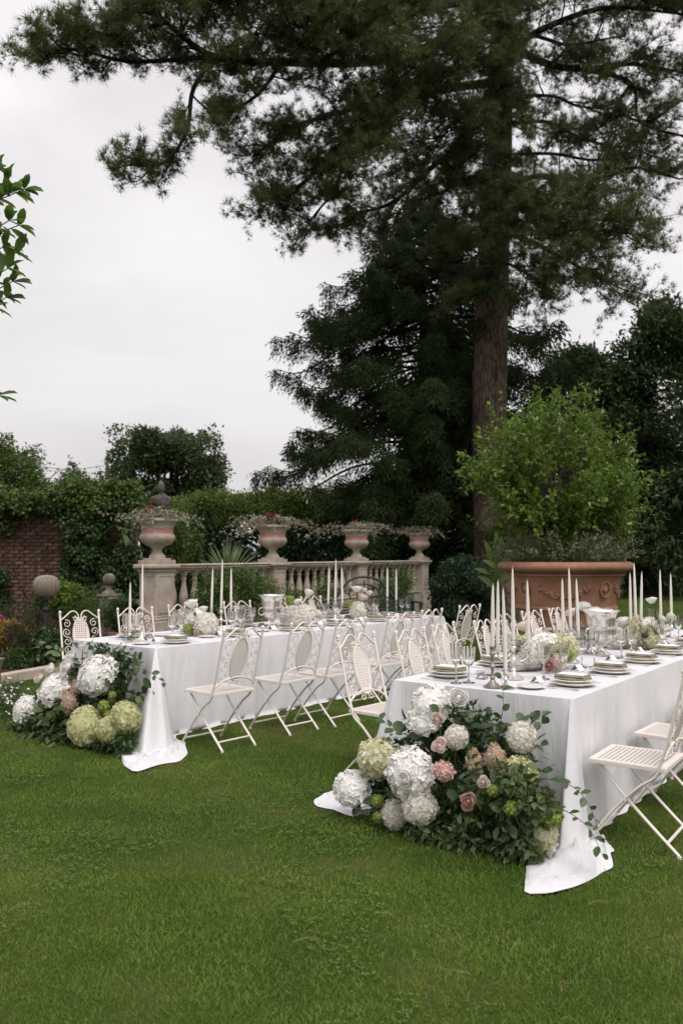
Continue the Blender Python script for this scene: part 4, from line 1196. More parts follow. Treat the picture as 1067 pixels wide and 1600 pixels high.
# arching shoot
e = empty('arching_shoot', at(66, 790, 19) * [1, 1, 0], 0, 'single thin arching shoot against the sky above the brick wall', 'shoot')
q0 = at(66, 790, 19) * [1, 1, 0]
P = spline([(0, 0, 0), at(68, 782, 19) - q0, at(78, 750, 19) - q0, at(92, 736, 19) - q0, at(106, 735, 19) - q0], 24); m_ = MB(); m_.tube(P, np.linspace(.018, .004, 24), 4); ob('stem', m_.mesh('stem', M_STEMB), e)
leafcloud('leaves', P[6:] + rng.normal(0, .02, P[6:].shape), rdir(len(P) - 6), .05, L_HEDGE, e)
for (pts, lab) in (([(140, 775), (128, 752), (117, 735), (111, 722)], 'tall leafy shoot standing above the wall-top shrub'), ([(158, 790), (155, 765), (160, 748), (152, 738)], 'thin leafy shoot beside the utility pole')):
    q0 = at(pts[0][0], 790, 19) * [1, 1, 0]
    e = empty('leafy_shoot', q0, 0, lab, 'shoot')
    P = spline([(0, 0, 0)] + [at(a, b, 19) - q0 for a, b in pts], 30); m_ = MB(); m_.tube(P, np.linspace(.02, .004, 30), 4); ob('stem', m_.mesh('stem', M_STEMB), e)
    Q = np.repeat(P[10:], 9, 0); Q = Q + rng.normal(0, .05, Q.shape)
    leafcloud('leaves', Q, rdir(len(Q)), .075, L_HEDGE, e)
# trellis and post by the path
tx = at(985, 866, 40)
tre = empty('trellis', (tx[0], 40, 0), 0, 'dark wooden diamond trellis with posts under the yew beyond the planter', 'trellis')
w_ = 1.75
zt, zb = at(985, 826, 40)[2], at(985, 846, 40)[2]
m_ = MB().box((0, 0, zt), (2 * w_, .06, .05)).box((0, 0, zb), (2 * w_, .06, .05)); ob('trellis_frame', m_.mesh('trellis_frame', M_WOOD, 0), tre)
hh = zt - zb
for k in range(-4, 14):
    for sg in (-1, 1):
        x0 = -w_ + k * .27
        a, b = np.array([x0, .012 * sg, zb]), np.array([x0 + hh, .012 * sg, zt])
        lo, hi = max(0, (-w_ - a[0]) / hh), min(1, (w_ - a[0]) / hh)
        if hi - lo < .1: continue
        p, q = a + (b - a) * lo, a + (b - a) * hi
        if sg < 0: p, q = p * [-1, 1, 1], q * [-1, 1, 1]
        ob('slat', MB().tube([p, q], .02, 4).mesh('slat', M_WOOD, 0), tre)
for x in (-w_, w_):
    ob('post', MB().box((x, .05, zt / 2), (.12, .08, zt)).mesh('post', M_WOOD, 0), tre)
wp = at(1022, 866, 38)
e = empty('white_post', (wp[0], 38, 0), 0, 'slim pale banded post standing beside the trellis', 'post')
m_ = MB().tube([(0, 0, 0), (0, 0, at(1022, 824, 38)[2])], .05, 8); ob('pole', m_.mesh('pole', M_WOOD, 40), e)
for k in range(7):
    z = at(1022, 835 + 6.5 * k, 38)[2]; ob('band', MB().tube([(0, 0, z - .05), (0, 0, z + .05)], .056, 8).mesh('band', M_PEARL, 40), e)
e = empty('tree_stump', at(1022, 912, 33) * [1, 1, 0], 0, 'dark stump-like trunk base on the grass beyond the tables', 'trunk')
m_ = MB(); m_.lathe([(.75, 0), (.5, .12), (.36, .35), (.30, .8), (.28, 1.6), (.25, 2.6)], 18, rib=lambda i, a: .12 * np.sin(a * 5 + i * .4)); ob('trunk', m_.mesh('trunk', M_BARKD, 60), e)

# ============================================================ green bench
bc = at(556, 930, 16.6)
bench = empty('garden_bench', (bc[0] + .25, 16.6, 0), rad(14), 'dark green wooden garden bench with arched back before the balustrade', 'bench')
W2 = 1.05
def bpart(name, m_): ob(name, m_.mesh(name, M_BENCH, 30), bench)
arch = [(-W2, .60), (-W2 + .18, .62), (-.62, .70), (-.48, .86), (-.34, 1.02), (-.18, 1.10), (0, 1.12), (.18, 1.10), (.34, 1.02), (.48, .86), (.62, .70), (W2 - .18, .62), (W2, .60)]
P = spline([(x, .25 + (z - .4) * .12, z) for x, z in arch], 50); m_ = MB(); m_.tube(P, .042, 6, squash=.6); bpart('back_top_rail', m_)
P = spline([(x * .72, .25 + (z - .4) * .12, .40 + (z - .40) * .80) for x, z in arch[3:-3]], 30); m_ = MB(); m_.tube(P, .022, 6); bpart('back_arch', m_)
for z in (.46, .52, .58):
    bpart('back_slat', MB().box((0, .265, z), (2 * W2, .022, .03), .004))
for x in (-.3, -.15, 0, .15, .3):
    bpart('back_spindle', MB().tube([(x, .26, .58), (x * 1.05, .32, 1.05 - abs(x) * .5)], .014, 6))
for k in range(6):
    bpart('seat_slat', MB().box((0, -.22 + k * .085, .42), (2 * W2, .07, .025), .005))
for x in (-W2 + .04, W2 - .04):
    bpart('leg', MB().box((x, -.24, .21), (.06, .06, .42), .006)); bpart('leg', MB().box((x, .25, .32), (.06, .06, .64), .006))
    bpart('armrest', MB().box((x, .0, .62), (.075, .58, .035), .01)); bpart('arm_post', MB().box((x, -.24, .52), (.05, .05, .2), .006))
bpart('apron', MB().box((0, -.26, .385), (2 * W2 - .1, .03, .06), .005))

# ============================================================ table cloths
HEMS = []
def sm(x): x = np.clip(x, 0, 1); return x * x * (3 - 2 * x)
def outline(c, n0, n1, px, slope):
    """reach of the trailing hem in each direction round a corner, from its outline on the lawn"""
    H = np.array([onz(*p, .02)[:2] for p in px]) - c
    ctl = []
    for a in np.linspace(0, 1, 41):
        th = a * math.pi / 2; d = n0 * math.cos(th) + n1 * math.sin(th); best = .075
        for p, q in zip(H[:-1], H[1:]):
            m = np.array([[d[0], p[0] - q[0]], [d[1], p[1] - q[1]]])
            if abs(np.linalg.det(m)) < 1e-9: continue
            r, s = np.linalg.solve(m, p)
            if -1e-6 <= s <= 1 + 1e-6 and r > best: best = r
        ctl.append((a, max(.05, min(best * slope, .72)), best))
    return ctl
def tablecloth(T, label, FR, FL, seed):
    """corner tails: lists of (arc position, reach of the slope, reach of the trailing hem)"""
    r_ = np.random.default_rng(seed)
    BR = [(0, .06, .10), (.5, .25, .40), (1, .06, .10)]
    BLc = BR
    c0 = T.o; L, W = T.L, TABLE_W
    u, v = T.u, T.v; rc = .025
    FR = outline(c0, -u, -v, *FR); FL = outline(c0 + v * W, v, -u, *FL)
    corners = [(c0, -u, -v, FR), (c0 + u * L, -v, u, BR), (c0 + u * L + v * W, u, v, BLc), (c0 + v * W, v, -u, FL)]
    S = []   # base point, outward dir, slope reach, hem reach, along (for folds), corner weight
    along = 0.0
    for i, (c, n0, n1, ctl) in enumerate(corners):
        na = 44
        q = np.array(ctl)
        cc = c - n0 * rc - n1 * rc
        for a in np.linspace(0, 1, na):
            th = a * math.pi / 2; d = n0 * math.cos(th) + n1 * math.sin(th)
            S.append((cc + d * rc, d, np.interp(a, q[:, 0], q[:, 1]), np.interp(a, q[:, 0], q[:, 2]), along, 1.0)); along += .007
        c2 = corners[(i + 1) % 4]
        A, B = c + n1 * 0, c2[0]
        ed = unit(B - A); le = np.linalg.norm(B - A)
        ctl2 = np.array(c2[3])
        for s in np.arange(.05, le - .045, .02):
            w0, w1 = math.exp(-(s / .10) ** 1.5), math.exp(-((le - s) / .10) ** 1.5)
            e1 = .035 + (ctl[-1][1] - .035) * w0 + (ctl2[0][1] - .035) * w1
            e2 = .055 + (ctl[-1][2] - .055) * w0 + (ctl2[0][2] - .055) * w1
            S.append((A + ed * s, n1, e1, e2, along, w0 + w1)); along += .02
    S.append(S[0])
    ph = r_.uniform(0, 6.28, 8)
    qs = list(np.linspace(0, 1, 18)); gs = list(np.linspace(.1, 1.0, 10))
    rows = []
    hz = TABLE_Z - .001
    for q in qs:
        row = []
        for (b, d, e1, e2, al, cw) in S:
            al_ = al
            f = (.55 * math.sin(al_ * 9.5 + ph[0]) + .35 * math.sin(al_ * 17 + ph[1]) + .3 * math.sin(al_ * 4.1 + ph[2]))
            off = .002 + e1 * (q ** (1.0 if cw > .5 else 1.3)) + (.020 * f + .008 * math.sin(al_ * 31 + ph[3])) * q * (1 - .6 * min(1, cw)) + .022 * math.sin(al_ * 52 + ph[7]) * min(1, cw) * q * (.25 + e1)
            # inner shadow folds each side of a corner tail
            z = hz * (1 - q)
            if q < .04: off, z = .0, hz
            p = b + d * off
            row.append((p[0], p[1], z + .004))
        rows.append(row)
    for g in gs:
        row = []
        for k, (b, d, e1, e2, al, cw) in enumerate(S):
            reach = e1 + (e2 - e1) * g
            big = min(1, (e2 - e1) / .15)
            off = .002 + reach + .012 * math.sin(al * 23 + ph[3]) * (1 - min(1, cw)) + .010 * math.sin(al * 70 + ph[5]) * g * min(1, cw) * big
            x_, y_ = b[0] + d[0] * reach, b[1] + d[1] * reach
            wr = (1 - abs(math.sin(x_ * 5.5 + y_ * 8 + ph[4] + 1.3 * math.sin(y_ * 5)))) ** 3 + .6 * (1 - abs(math.sin(x_ * 13 - y_ * 6 + ph[5] + 1.0 * math.sin(x_ * 9)))) ** 3
            wr += .5 * (1 - abs(math.sin(x_ * 24 + y_ * 17 + ph[1] + math.sin(y_ * 11)))) ** 2
            z = .014 + .058 * wr * big * (1 - g ** 3) + .010 * big * max(0, math.sin(al * 44 + ph[6])) * g - .008 * g
            p = b + d * off + np.array([-d[1], d[0]]) * .02 * math.sin(g * 6 + ph[6]) * cw
            row.append((p[0], p[1], max(.004, z)))
        rows.append(row)
    hem = np.array(rows[-1])[:, :2]; HEMS.append(hem + np.array([s_[1] for s_ in S]) * .012)
    m_ = MB(); org = np.array([c0[0], c0[1], 0])
    m_.grid(np.array(rows) - org, True)
    # the flat top
    nx, ny = 60, 18
    G_ = []
    for i in range(nx + 1):
        row = []
        for j in range(ny + 1):
            t, w = .0 + L * i / nx, W * j / ny
            p = c0 + u * min(max(t, .004), L - .004) + v * min(max(w, .004), W - .004)
            z = TABLE_Z + .0015 * math.sin(t * 7 + ph[1]) * math.sin(w * 9 + ph[2])
            if i in (0, nx) or j in (0, ny): z = hz + .003
            row.append((p[0] - c0[0], p[1] - c0[1], z))
        G_.append(row)
    m_.grid(G_)
    me = m_.mesh('tablecloth', M_CLOTH, 180)
    o = ob('tablecloth', me, None, org)
    return tag(o, label, 'tablecloth', 'white cloths on the two long tables')
tablecloth(T1, 'white linen cloth to the ground over the long table beside the terracotta planter',
           ([(800, 1290), (838, 1330), (830, 1397), (868, 1397), (905, 1385), (940, 1368), (962, 1350), (957, 1322), (948, 1290), (960, 1270)], .34),
           ([(560, 1190), (530, 1225), (500, 1243), (487, 1248), (497, 1258), (528, 1266), (562, 1276), (570, 1283), (604, 1283), (625, 1270)], .42), 1)
tablecloth(T2, 'white linen cloth to the ground over the long table beside the balustrade',
           ([(205, 1150), (187, 1183), (192, 1194), (209, 1207), (232, 1198), (256, 1191), (276, 1188), (288, 1175), (284, 1160), (290, 1145)], .64),
           ([(60, 1075), (62, 1100), (80, 1110), (110, 1105)], .5), 2)

# ============================================================ cream iron folding chairs
def perforated(nx, ny, cw, ch, keep, th, to3):
    """sheet of nx x ny cells with punched holes; to3 maps sheet (x, y, depth) to the part"""
    m_ = MB(); idx = {}; V, F = [], []
    def vid(i, j, k):
        if (i, j, k) not in idx:
            idx[(i, j, k)] = len(V); V.append(to3((i - nx / 2) * cw, (j - ny / 2) * ch, k * th))
        return idx[(i, j, k)]
    for i in range(nx):
        for j in range(ny):
            if not keep(i, j): continue
            F.append((vid(i, j, 1), vid(i + 1, j, 1), vid(i + 1, j + 1, 1), vid(i, j + 1, 1)))
            F.append((vid(i, j, 0), vid(i, j + 1, 0), vid(i + 1, j + 1, 0), vid(i + 1, j, 0)))
    m_.add(V, F); return m_
def back_pt(x, h, d=0.0):
    return np.array([x, -.185 - .125 * h - d, .445 + .485 * h])
def build_chair():
    e = empty('folding_chair', (0, 0, 0), 0, 'cream ornate iron folding chair', 'chair')
    hw = .205
    for s in (-1, 1):
        P = spline([(s * hw, .205, .012), (s * hw, .06, .20), (s * hw, -.07, .335), (s * hw, -.155, .40), (s * hw, -.18, .46), back_pt(s * hw, .25), back_pt(s * hw, .6), back_pt(s * hw, 1.0)], 34)
        m_ = MB(); m_.tube(P, .0105, 7, squash=.8); m_.lathe([(.001, -.012), (.014, -.012), (.014, 0), (.001, .0)], 8, P[0])
        post = ob('back_post', m_.mesh('back_post', M_IRON, 50), e)
        t = back_pt(s * hw, 1.0); m_ = MB()
        m_.lathe([(.011, -.002), (.015, .004), (.011, .010), (.015, .018), (.016, .026), (.010, .036), (.001, .040)], 8, t)
        ob('finial', m_.mesh('finial', M_IRON, 60), post)
        hx = .17
        P = spline([(s * hx, .15, .43), (s * hx, .11, .385), (s * hx, .02, .285), (s * hx, -.12, .145), (s * hx, -.26, .012)], 20)
        m_ = MB(); m_.tube(P, .0105, 7, squash=.8); m_.lathe([(.001, -.012), (.014, -.012), (.014, 0), (.001, .0)], 8, P[-1]); m_.tube([(s * (hx - .01), -.005, .262), (s * (hw + .012), -.005, .262)], .006, 6)
        ob('leg', m_.mesh('leg', M_IRON, 50), e)
        # side rail under the seat
        m_ = MB(); m_.tube([(s * (hw - .018), .17, .438), (s * (hw - .018), -.19, .438)], .007, 6)
        ob('seat_rail', m_.mesh('seat_rail', M_IRON, 50), e)
    ob('stretcher', MB().tube([(-.17, -.205, .07), (.17, -.205, .07)], .008, 6).mesh('stretcher', M_IRON, 50), e)
    ob('stretcher', MB().tube([(-.205, .165, .06), (.205, .165, .06)], .008, 6).mesh('stretcher', M_IRON, 50), e)
    # seat: punched sheet with a turned-down edge
    keep = lambda i, j: i < 2 or j < 2 or i > 30 or j > 30 or not ((i % 2 == 1 and j % 2 == 1))
    m_ = perforated(33, 33, .0124, .0120, keep, .003, lambda x, y, k: (x, y - .01, .449 + k))
    w, d = .2046, .198
    for (c, s_) in (((0, d - .01, .440), (2 * w, .006, .022)), ((0, -d - .01, .440), (2 * w, .006, .022)), ((w, -.01, .440), (.006, 2 * d, .022)), ((-w, -.01, .440), (.006, 2 * d, .022))):
        m_.box(c, s_, .002)
    ob('seat', m_.mesh('seat', M_IRON, 30), e)
    # oval back panel
    a_, b_, hc = .083, .178, .545
    def keepo(i, j):
        x, y = (i - 8 + .0) * .0104, (j - 17.5 + .5) * .0104
        return (x / a_) ** 2 + (y / b_) ** 2 < 1.0 and not (i % 2 == 1 and j % 2 == 1 and (x / (a_ - .012)) ** 2 + (y / (b_ - .012)) ** 2 < 1)
    m_ = perforated(17, 35, .0104, .0104, keepo, .002, lambda x, y, k: back_pt(x, hc + y / .5, k))
    pan = ob('back_panel', m_.mesh('back_panel', M_IRON, 30), e)
    ring = [back_pt(a_ * math.cos(q), hc + b_ / .5 * math.sin(q)) for q in np.linspace(0, 2 * math.pi, 41)[:-1]]
    ob('panel_rim', MB().tube(ring, .0075, 6, closed=True).mesh('panel_rim', M_IRON, 60), pan)
    # arched bar over the seat
    P = spline([back_pt(-hw, .11), back_pt(-.13, .20), back_pt(0, .245), back_pt(.13, .20), back_pt(hw, .11)], 22)
    ob('arched_bar', MB().tube(P, .0085, 6).mesh('arched_bar', M_IRON, 60), e)
    # crest of two curls
    for s in (-1, 1):
        pts = [(.205, .875), (.15, .955), (.095, 1.045), (.055, 1.055), (.025, 1.005), (.014, .935), (.030, .905), (.048, .925), (.042, .955)]
        P = spline([back_pt(s * x, h) for x, h in pts], 36)
        ob('crest', MB().tube(P, .0075, 6).mesh('crest', M_IRON, 60), e)
    # scrolls
    def scroll(x0, h0, R, turns, a0, sg, r=.0042):
        th = np.linspace(0, turns * 2 * math.pi, 26); rr = R * (1 - .78 * th / th[-1])
        P = [back_pt(x0 + q * math.cos(a0 + sg * t), h0 + q * math.sin(a0 + sg * t) / .5) for t, q in zip(th, rr)]
        return MB().tube(P, r, 4).mesh('scroll', M_IRON, 80)
    for s in (-1, 1):
        for (x, h, R, tn, a0) in ((.142, .80, .042, 1.3, 1.2), (.146, .62, .044, 1.4, -1.2), (.146, .44, .046, 1.4, 1.2), (.135, .27, .044, 1.3, -1.0), (.055, .885, .026, 1.1, .6), (.045, .155, .030, 1.2, 1.6)):
            ob('scroll', scroll(s * x, h, R, tn, a0 if s > 0 else math.pi - a0, s), e)
    return e
chair0 = build_chair()
chair_used = False
def chair(pos, face, label, group, tilt=0.0):
    global chair_used
    c = chair0 if not chair_used else dup(chair0)
    chair_used = True
    c.location = (pos[0], pos[1], 0); c.scale = (1.02, 1.02, 1.02)
    c.rotation_euler = (0, 0, math.atan2(face[1], face[0]) - math.pi / 2 + tilt)
    c['label'] = label; c['group'] = group
    return c
# seat centres: t along the table, distance of the seat centre from the table edge
for i, (t, o) in enumerate([(.20, .57), (1.00, .58), (1.52, .66), (2.42, .62), (3.06, .57), (4.05, .50)]):
    p = T2.at(t, -o); chair(p, T2.v, f'cream iron chair, aisle side of the balustrade table, {ORD[i]} from its floor flowers', 'chairs on the aisle side of the balustrade table', rad([-4, -4, -3, -4, 1, -5][i]))
for i, (t, o) in enumerate([(.52, .44), (1.22, .38), (2.0, .42), (2.88, .41), (3.65, .40), (4.40, .42)]):
    p = T2.at(t, TABLE_W + o); chair(p, -T2.v, f'cream iron chair between balustrade and table, {ORD[i]} from the brick wall', 'chairs on the balustrade side of the balustrade table', rad([-14, -11, -4, -7, 3, 0][i]))
for i, (t, o) in enumerate([(.55, .38), (1.14, .26), (1.80, .33), (2.38, .24), (3.10, .42), (3.78, .42), (4.42, .40)]):
    p = T1.at(t, TABLE_W + o); chair(p, -T1.v, f'cream iron chair, aisle side of the planter table, {ORD[i]} from its floor flowers', 'chairs on the aisle side of the planter table', rad([-4, 0, 4, 3, -4, -4, 2][i]))
for i, t in enumerate([.20, 1.00, 1.82, 2.63]):
    p = T1.at(t, -.27); chair(p, T1.v, f'cream iron chair, outer side of the planter table, {ORD[i]} from its floor flowers', 'chairs on the outer side of the planter table', rad([2, -2, 3, 0][i]))

# ============================================================ things on the tables
def two(name, label, cat, parts, loc, rz, group):
    e = empty(name, loc, rz, label, cat, group)
    for nm, me in parts: ob(nm, me, e)
    return e
def placed(proto, loc, rz, label, group):
    """a copy of a thing; the prototype itself is used the first time"""
    if not proto.get('used'): proto['used'] = 1; c = proto
    else: c = dup(proto)
    c.location = loc; c.rotation_euler = (0, 0, rz); c['label'] = label; c['group'] = group
    return c
plate_me = MB().lathe([(.001, .0), (.085, .0), (.09, .004), (.135, .017), (.142, .021), (.140, .024), (.132, .021), (.09, .010), (.001, .008)], 40).mesh('plate', M_PLATE, 50)
plate2_me = MB().lathe([(.001, .0), (.070, .0), (.075, .003), (.110, .013), (.115, .016), (.112, .019), (.07, .009), (.001, .007)], 36).mesh('plate', M_PLATE, 50)
def napkin_proto():
    e = empty('napkin', (0, 0, 0), 0, 'x', 'napkin')
    def slab(z, h, lx, ly, ox):
        m_ = MB(); n = 14; G_ = []
        for x in np.linspace(-lx, lx, 9):
            row = []
            for k in range(n + 1):
                a = k * 2 * math.pi / n; cy, cz = math.cos(a), math.sin(a)
                yy = ly * np.sign(cy) * abs(cy) ** .25; zz = h * np.sign(cz) * abs(cz) ** .6
                row.append((x + ox + .003 * math.sin(k), yy + .002 * math.sin(x * 40), z + h + zz + .0015 * math.sin(x * 55 + k)))
            G_.append(row)
        m_.grid(G_)
        for r_, f in ((0, False), (8, True)):
            idx = [r_ * (n + 1) + k for k in range(n)]; m_.F.append(tuple(idx if f else idx[::-1]))
        return m_
    ob('napkin_fold', slab(0, .0085, .098, .060, 0).mesh('napkin_fold', M_NAPKIN, 60), e)
    ob('napkin_fold', slab(.0165, .0085, .095, .058, .003).mesh('napkin_fold', M_NAPKIN, 60), e)
    return e
napkin0 = napkin_proto()
card_me = MB().box((0, 0, .001), (.165, .10, .002)).mesh('menu_card', M_CARD, 0)
def knife_proto():
    e = empty('knife', (0, 0, 0), 0, 'x', 'knife')
    m_ = MB(); m_.tube([(-.11, 0, .006), (-.105, 0, .006), (-.06, 0, .006), (-.01, 0, .006)], [.004, .0065, .006, .0045], 8); ob('handle', m_.mesh('handle', M_PEARL, 60), e)
    m_ = MB(); m_.box((.055, 0, .005), (.125, .017, .002), .0008); ob('blade', m_.mesh('blade', M_SILVER, 30), e)
    return e
def fork_proto():
    e = empty('fork', (0, 0, 0), 0, 'x', 'fork')
    m_ = MB(); m_.tube([(-.11, 0, .005), (-.10, 0, .005), (.0, 0, .007), (.035, 0, .006)], [.004, .0058, .003, .004], 7); ob('handle', m_.mesh('handle', M_SILVER, 60), e)
    m_ = MB(); m_.box((.045, 0, .006), (.022, .021, .003), .001)
    for y in (-.0085, -.003, .003, .0085): m_.tube([(.055, y, .006), (.08, y, .005), (.10, y, .009)], [.0018, .0016, .0008], 5)
    ob('tines', m_.mesh('tines', M_SILVER, 60), e)
    return e
knife0, fork0 = knife_proto(), fork_proto()
def goblet(hgt, rb, hb, rfoot, ribs, flare=1.0):
    e = empty('wine_glass', (0, 0, 0), 0, 'x', 'glass')
    hs = hgt - hb
    m_ = MB(); m_.lathe([(.001, .0), (rfoot, .0), (rfoot, .003), (rfoot * .5, .007), (.008, .014), (.005, .03), (.0045, hs * .55), (.009, hs * .62), (.0045, hs * .70), (.006, hs * .95), (.008, hs + .004), (.001, hs + .006)], 20)
    ob('stem', m_.mesh('stem', M_GLASS, 60), e)
    outer = [(.009, hs + .002), (rb * .55, hs + hb * .12), (rb * .82, hs + hb * .32), (rb * .92, hs + hb * .6), (rb * flare, hgt)]
    inner = [(rb * flare - .0018, hgt), (rb * .92 - .0025, hs + hb * .6), (rb * .82 - .003, hs + hb * .33), (rb * .5, hs + hb * .16), (.001, hs + hb * .1)]
    m_ = MB(); m_.lathe(outer + inner, 36, rib=lambda i, a: (.045 * np.sin(a * ribs) if 0 < i < 4 else 0 * a), cap=False)
    ob('bowl', m_.mesh('bowl', M_GLASS, 80), e)
    return e
gl1, gl2 = goblet(.225, .046, .125, .038, 12, 1.0), goblet(.25, .037, .145, .036, 9, 1.05)
def namecard_proto():
    e = empty('place_card', (0, 0, 0), 0, 'x', 'place card')
    for s in (-1, 1):
        M = Matrix.Translation((0, s * .018, .022)) @ Matrix.Rotation(s * rad(38), 4, 'X')
        o = ob('card_face', MB().box((0, 0, 0), (.075, .0016, .052)).mesh('card_face', M_CARD if s > 0 else M_CARD2, 0), e)
        o.matrix_local = M
    return e
nc0 = namecard_proto()
plate0 = empty('dinner_plate', (0, 0, 0), 0, 'x', 'plate'); ob('rim_plate', plate_me, plate0)
o2 = ob('top_plate', plate2_me, plate0, (0, 0, .0215))
side0 = empty('side_plate', (0, 0, 0), 0, 'x', 'plate'); ob('dish', MB().lathe([(.001, 0), (.05, 0), (.055, .003), (.084, .012), (.088, .015), (.085, .017), (.05, .007), (.001, .006)], 32).mesh('dish', M_PLATE2, 50), side0)
card0 = empty('menu_card', (0, 0, 0), 0, 'x', 'card'); ob('sheet', card_me, card0)

def setting(T, tname, t, inset, side, k, sname, card=True, rich=True):
    """side +1: diner on the near (outer / aisle) long edge w = 0; -1: on w = width"""
    w = inset if side > 0 else TABLE_W - inset
    inn = T.v if side > 0 else -T.v                       # pointing into the table
    along = np.array([inn[1], -inn[0]])                   # diner's right hand
    rz = math.atan2(inn[1], inn[0])
    z = TABLE_Z + .003
    P = lambda a, b: (*(T.at(t, w)[:2] + along * a + inn * b), z)
    nm = f'{ORD[k]} place from floor flowers, {sname} of {tname} table'
    g = lambda s: f'{s} on the {tname} table'
    j = lambda s=1.0: rng.uniform(-.03, .03) * s
    placed(plate0, P(0, 0), rz + j(), f'stacked cream plates, {nm}', g('plates'))
    q = P(0, .0); tz = z + .0215 + .012
    nrz = rz + j(3)
    placed(napkin0, (q[0], q[1], tz), nrz, f'sage napkin, {nm}', g('napkins'))
    if card:
        placed(card0, (q[0] + inn[0] * .004, q[1] + inn[1] * .004, tz + .0345), nrz + j(2), f'white menu card, {nm}', g('menu cards'))
    placed(knife0, P(.185, .0), rz + j(2), f'pearl handled knife, {nm}', g('knives'))
    placed(fork0, P(-.185, .0), rz + j(2), f'silver fork, {nm}', g('forks'))
    placed(side0, P(-.26, .16), rz, f'small white side plate, {nm}', g('side plates'))
    placed(gl1, P(.14 + j(), .235 + j()), 0, f'cut crystal goblet, {nm}', g('glasses'))
    placed(gl2, P(.225 + j(), .175 + j()), 0, f'tall cut crystal flute, {nm}', g('glasses'))
    placed(nc0, P(-.04, .22), rz + math.pi / 2 * 0 + rad(90) + j(8), f'folded place card, {nm}', g('place cards'))
for k in range(7):
    setting(T1, 'planter', .50 + .68 * k, .20, 1, k, 'outer side')
    setting(T1, 'planter', .36 + .69 * k, .22, -1, k, 'aisle side')
for k in range(6):
    setting(T2, 'balustrade', .42 + .79 * k, .22, 1, k, 'aisle side', card=k in (0, 3))
    setting(T2, 'balustrade', .52 + .79 * k, .22, -1, k, 'balustrade side', card=False)

# candles and holders
def taper(loc, ln, label, group, lean=(0, 0)):
    e = empty('taper_candle', loc, 0, label, 'candle', group)
    r0 = .0125
    m_ = MB(); m_.lathe([(.001, 0), (r0 * .85, 0), (r0, .02), (r0, ln * .35), (r0 * .82, ln * .7), (r0 * .5, ln * .93), (r0 * .28, ln * .985), (.001, ln)], 14)
    ob('wax', m_.mesh('wax', M_CANDLE, 60), e)
    ob('wick', MB().tube(spline([(0, 0, ln - .003), (.001, 0, ln + .006), (.004, 0, ln + .012)], 5), .0012, 4).mesh('wick', M_CARD), e)
    e.rotation_euler = (lean[0], lean[1], 0)
    return e
STK = [(.001, 0), (.055, 0), (.056, .006), (.045, .012), (.022, .03), (.012, .045), (.018, .055), (.010, .065), (.009, .10), (.016, .112), (.020, .122), (.012, .135), (.009, .17), (.014, .18), (.020, .188), (.020, .194), (.014, .20), (.0155, .225), (.019, .232), (.001, .228)]
def stick(loc, h, label, group, mat):
    e = empty('candlestick', loc, rng.uniform(0, 3), label, 'candlestick', group)
    m_ = MB(); m_.lathe([(r, z * h / .23) for r, z in STK], 20)
    ob('column', m_.mesh('column', mat, 50), e)
    return e
def candelabrum(loc, rz, h, arm, tag_, gr, lens, drop=.015):
    e = empty('candelabrum', loc, rz, f'three-branched silver candelabrum {tag_}', 'candelabrum', gr)
    m_ = MB(); m_.lathe([(r * 1.15, z * h / .23) for r, z in STK], 20); ob('column', m_.mesh('column', M_SILVER, 50), e)
    ends = [(0, 0, h * .985)]
    for s in (-1, 1):
        P = spline([(0, 0, h * .55), (s * arm * .5, 0, h * .46), (s * arm * .95, 0, h * .58), (s * arm, 0, h * .80 - drop)], 18)
        a = ob('arm', MB().tube(P, .0055, 7).mesh('arm', M_SILVER, 60), e)
        m_ = MB(); c = P[-1]
        m_.lathe([(.006, -.006), (.022, .0), (.023, .004), (.010, .010), (.0155, .035), (.018, .040), (.001, .036)], 16, c)
        ob('candle_cup', m_.mesh('candle_cup', M_SILVER, 50), a); ends.append((c[0], c[1], c[2] + .036))
    for i, p in enumerate(ends):
        w = Matrix.Rotation(rz, 4, 'Z') @ Vector(p) + Vector(loc)
        taper(w, lens[i], f'{["middle ivory taper", "one side taper", "other side taper"][i]}, candelabrum {tag_}', 'ivory taper candles', (rng.uniform(-.03, .03), rng.uniform(-.03, .03)))
    return e
zt_ = TABLE_Z + .003
def cpos(T, t, w=TABLE_W / 2): p = T.at(t, w); return Vector((p[0], p[1], zt_))
# planter table
p = T1.at(.12, .56); stick((p[0], p[1], zt_), .245, 'dark pewter candlestick at the flower end of the planter table', 'single candlesticks', M_PEWTER)
taper((p[0], p[1], zt_ + .243), .38, 'ivory taper candle in the dark pewter candlestick', 'ivory taper candles', (0, .02))
p = T1.at(.155, .535); stick((p[0] + .035, p[1] - .03, zt_), .10, 'short silver candlestick beside the dark pewter one', 'single candlesticks', M_SILVER)
taper((p[0] + .035, p[1] - .03, zt_ + .099), .50, 'ivory taper candle in the short silver candlestick beside the pewter one', 'ivory taper candles', (0, -.02))
candelabrum(cpos(T1, .52), rad(8), .245, .105, 'nearest the floor flowers of the planter table', 'silver candelabra', (.48, .42, .42))
candelabrum(cpos(T1, 1.55, .63), rad(-6), .25, .055, 'between the flowers and the silver urn of the planter table', 'silver candelabra', (.46, .40, .40))
candelabrum(cpos(T1, 3.02), rad(10), .25, .05, 'beyond the silver urn of the planter table', 'silver candelabra', (.48, .42, .43))
for i, (t, w, h, ln) in enumerate([(3.74, .60, .22, .44), (3.95, .56, .20, .42)]):
    p = T1.at(t, w); nm = ['the taller', 'the shorter'][i]
    stick((p[0], p[1], zt_), h, f'{nm} of two silver candlesticks at the far end of the planter table', 'single candlesticks', M_SILVER)
    taper((p[0], p[1], zt_ + h - .003), ln, f'ivory taper candle in {nm} candlestick at the far end of the planter table', 'ivory taper candles')
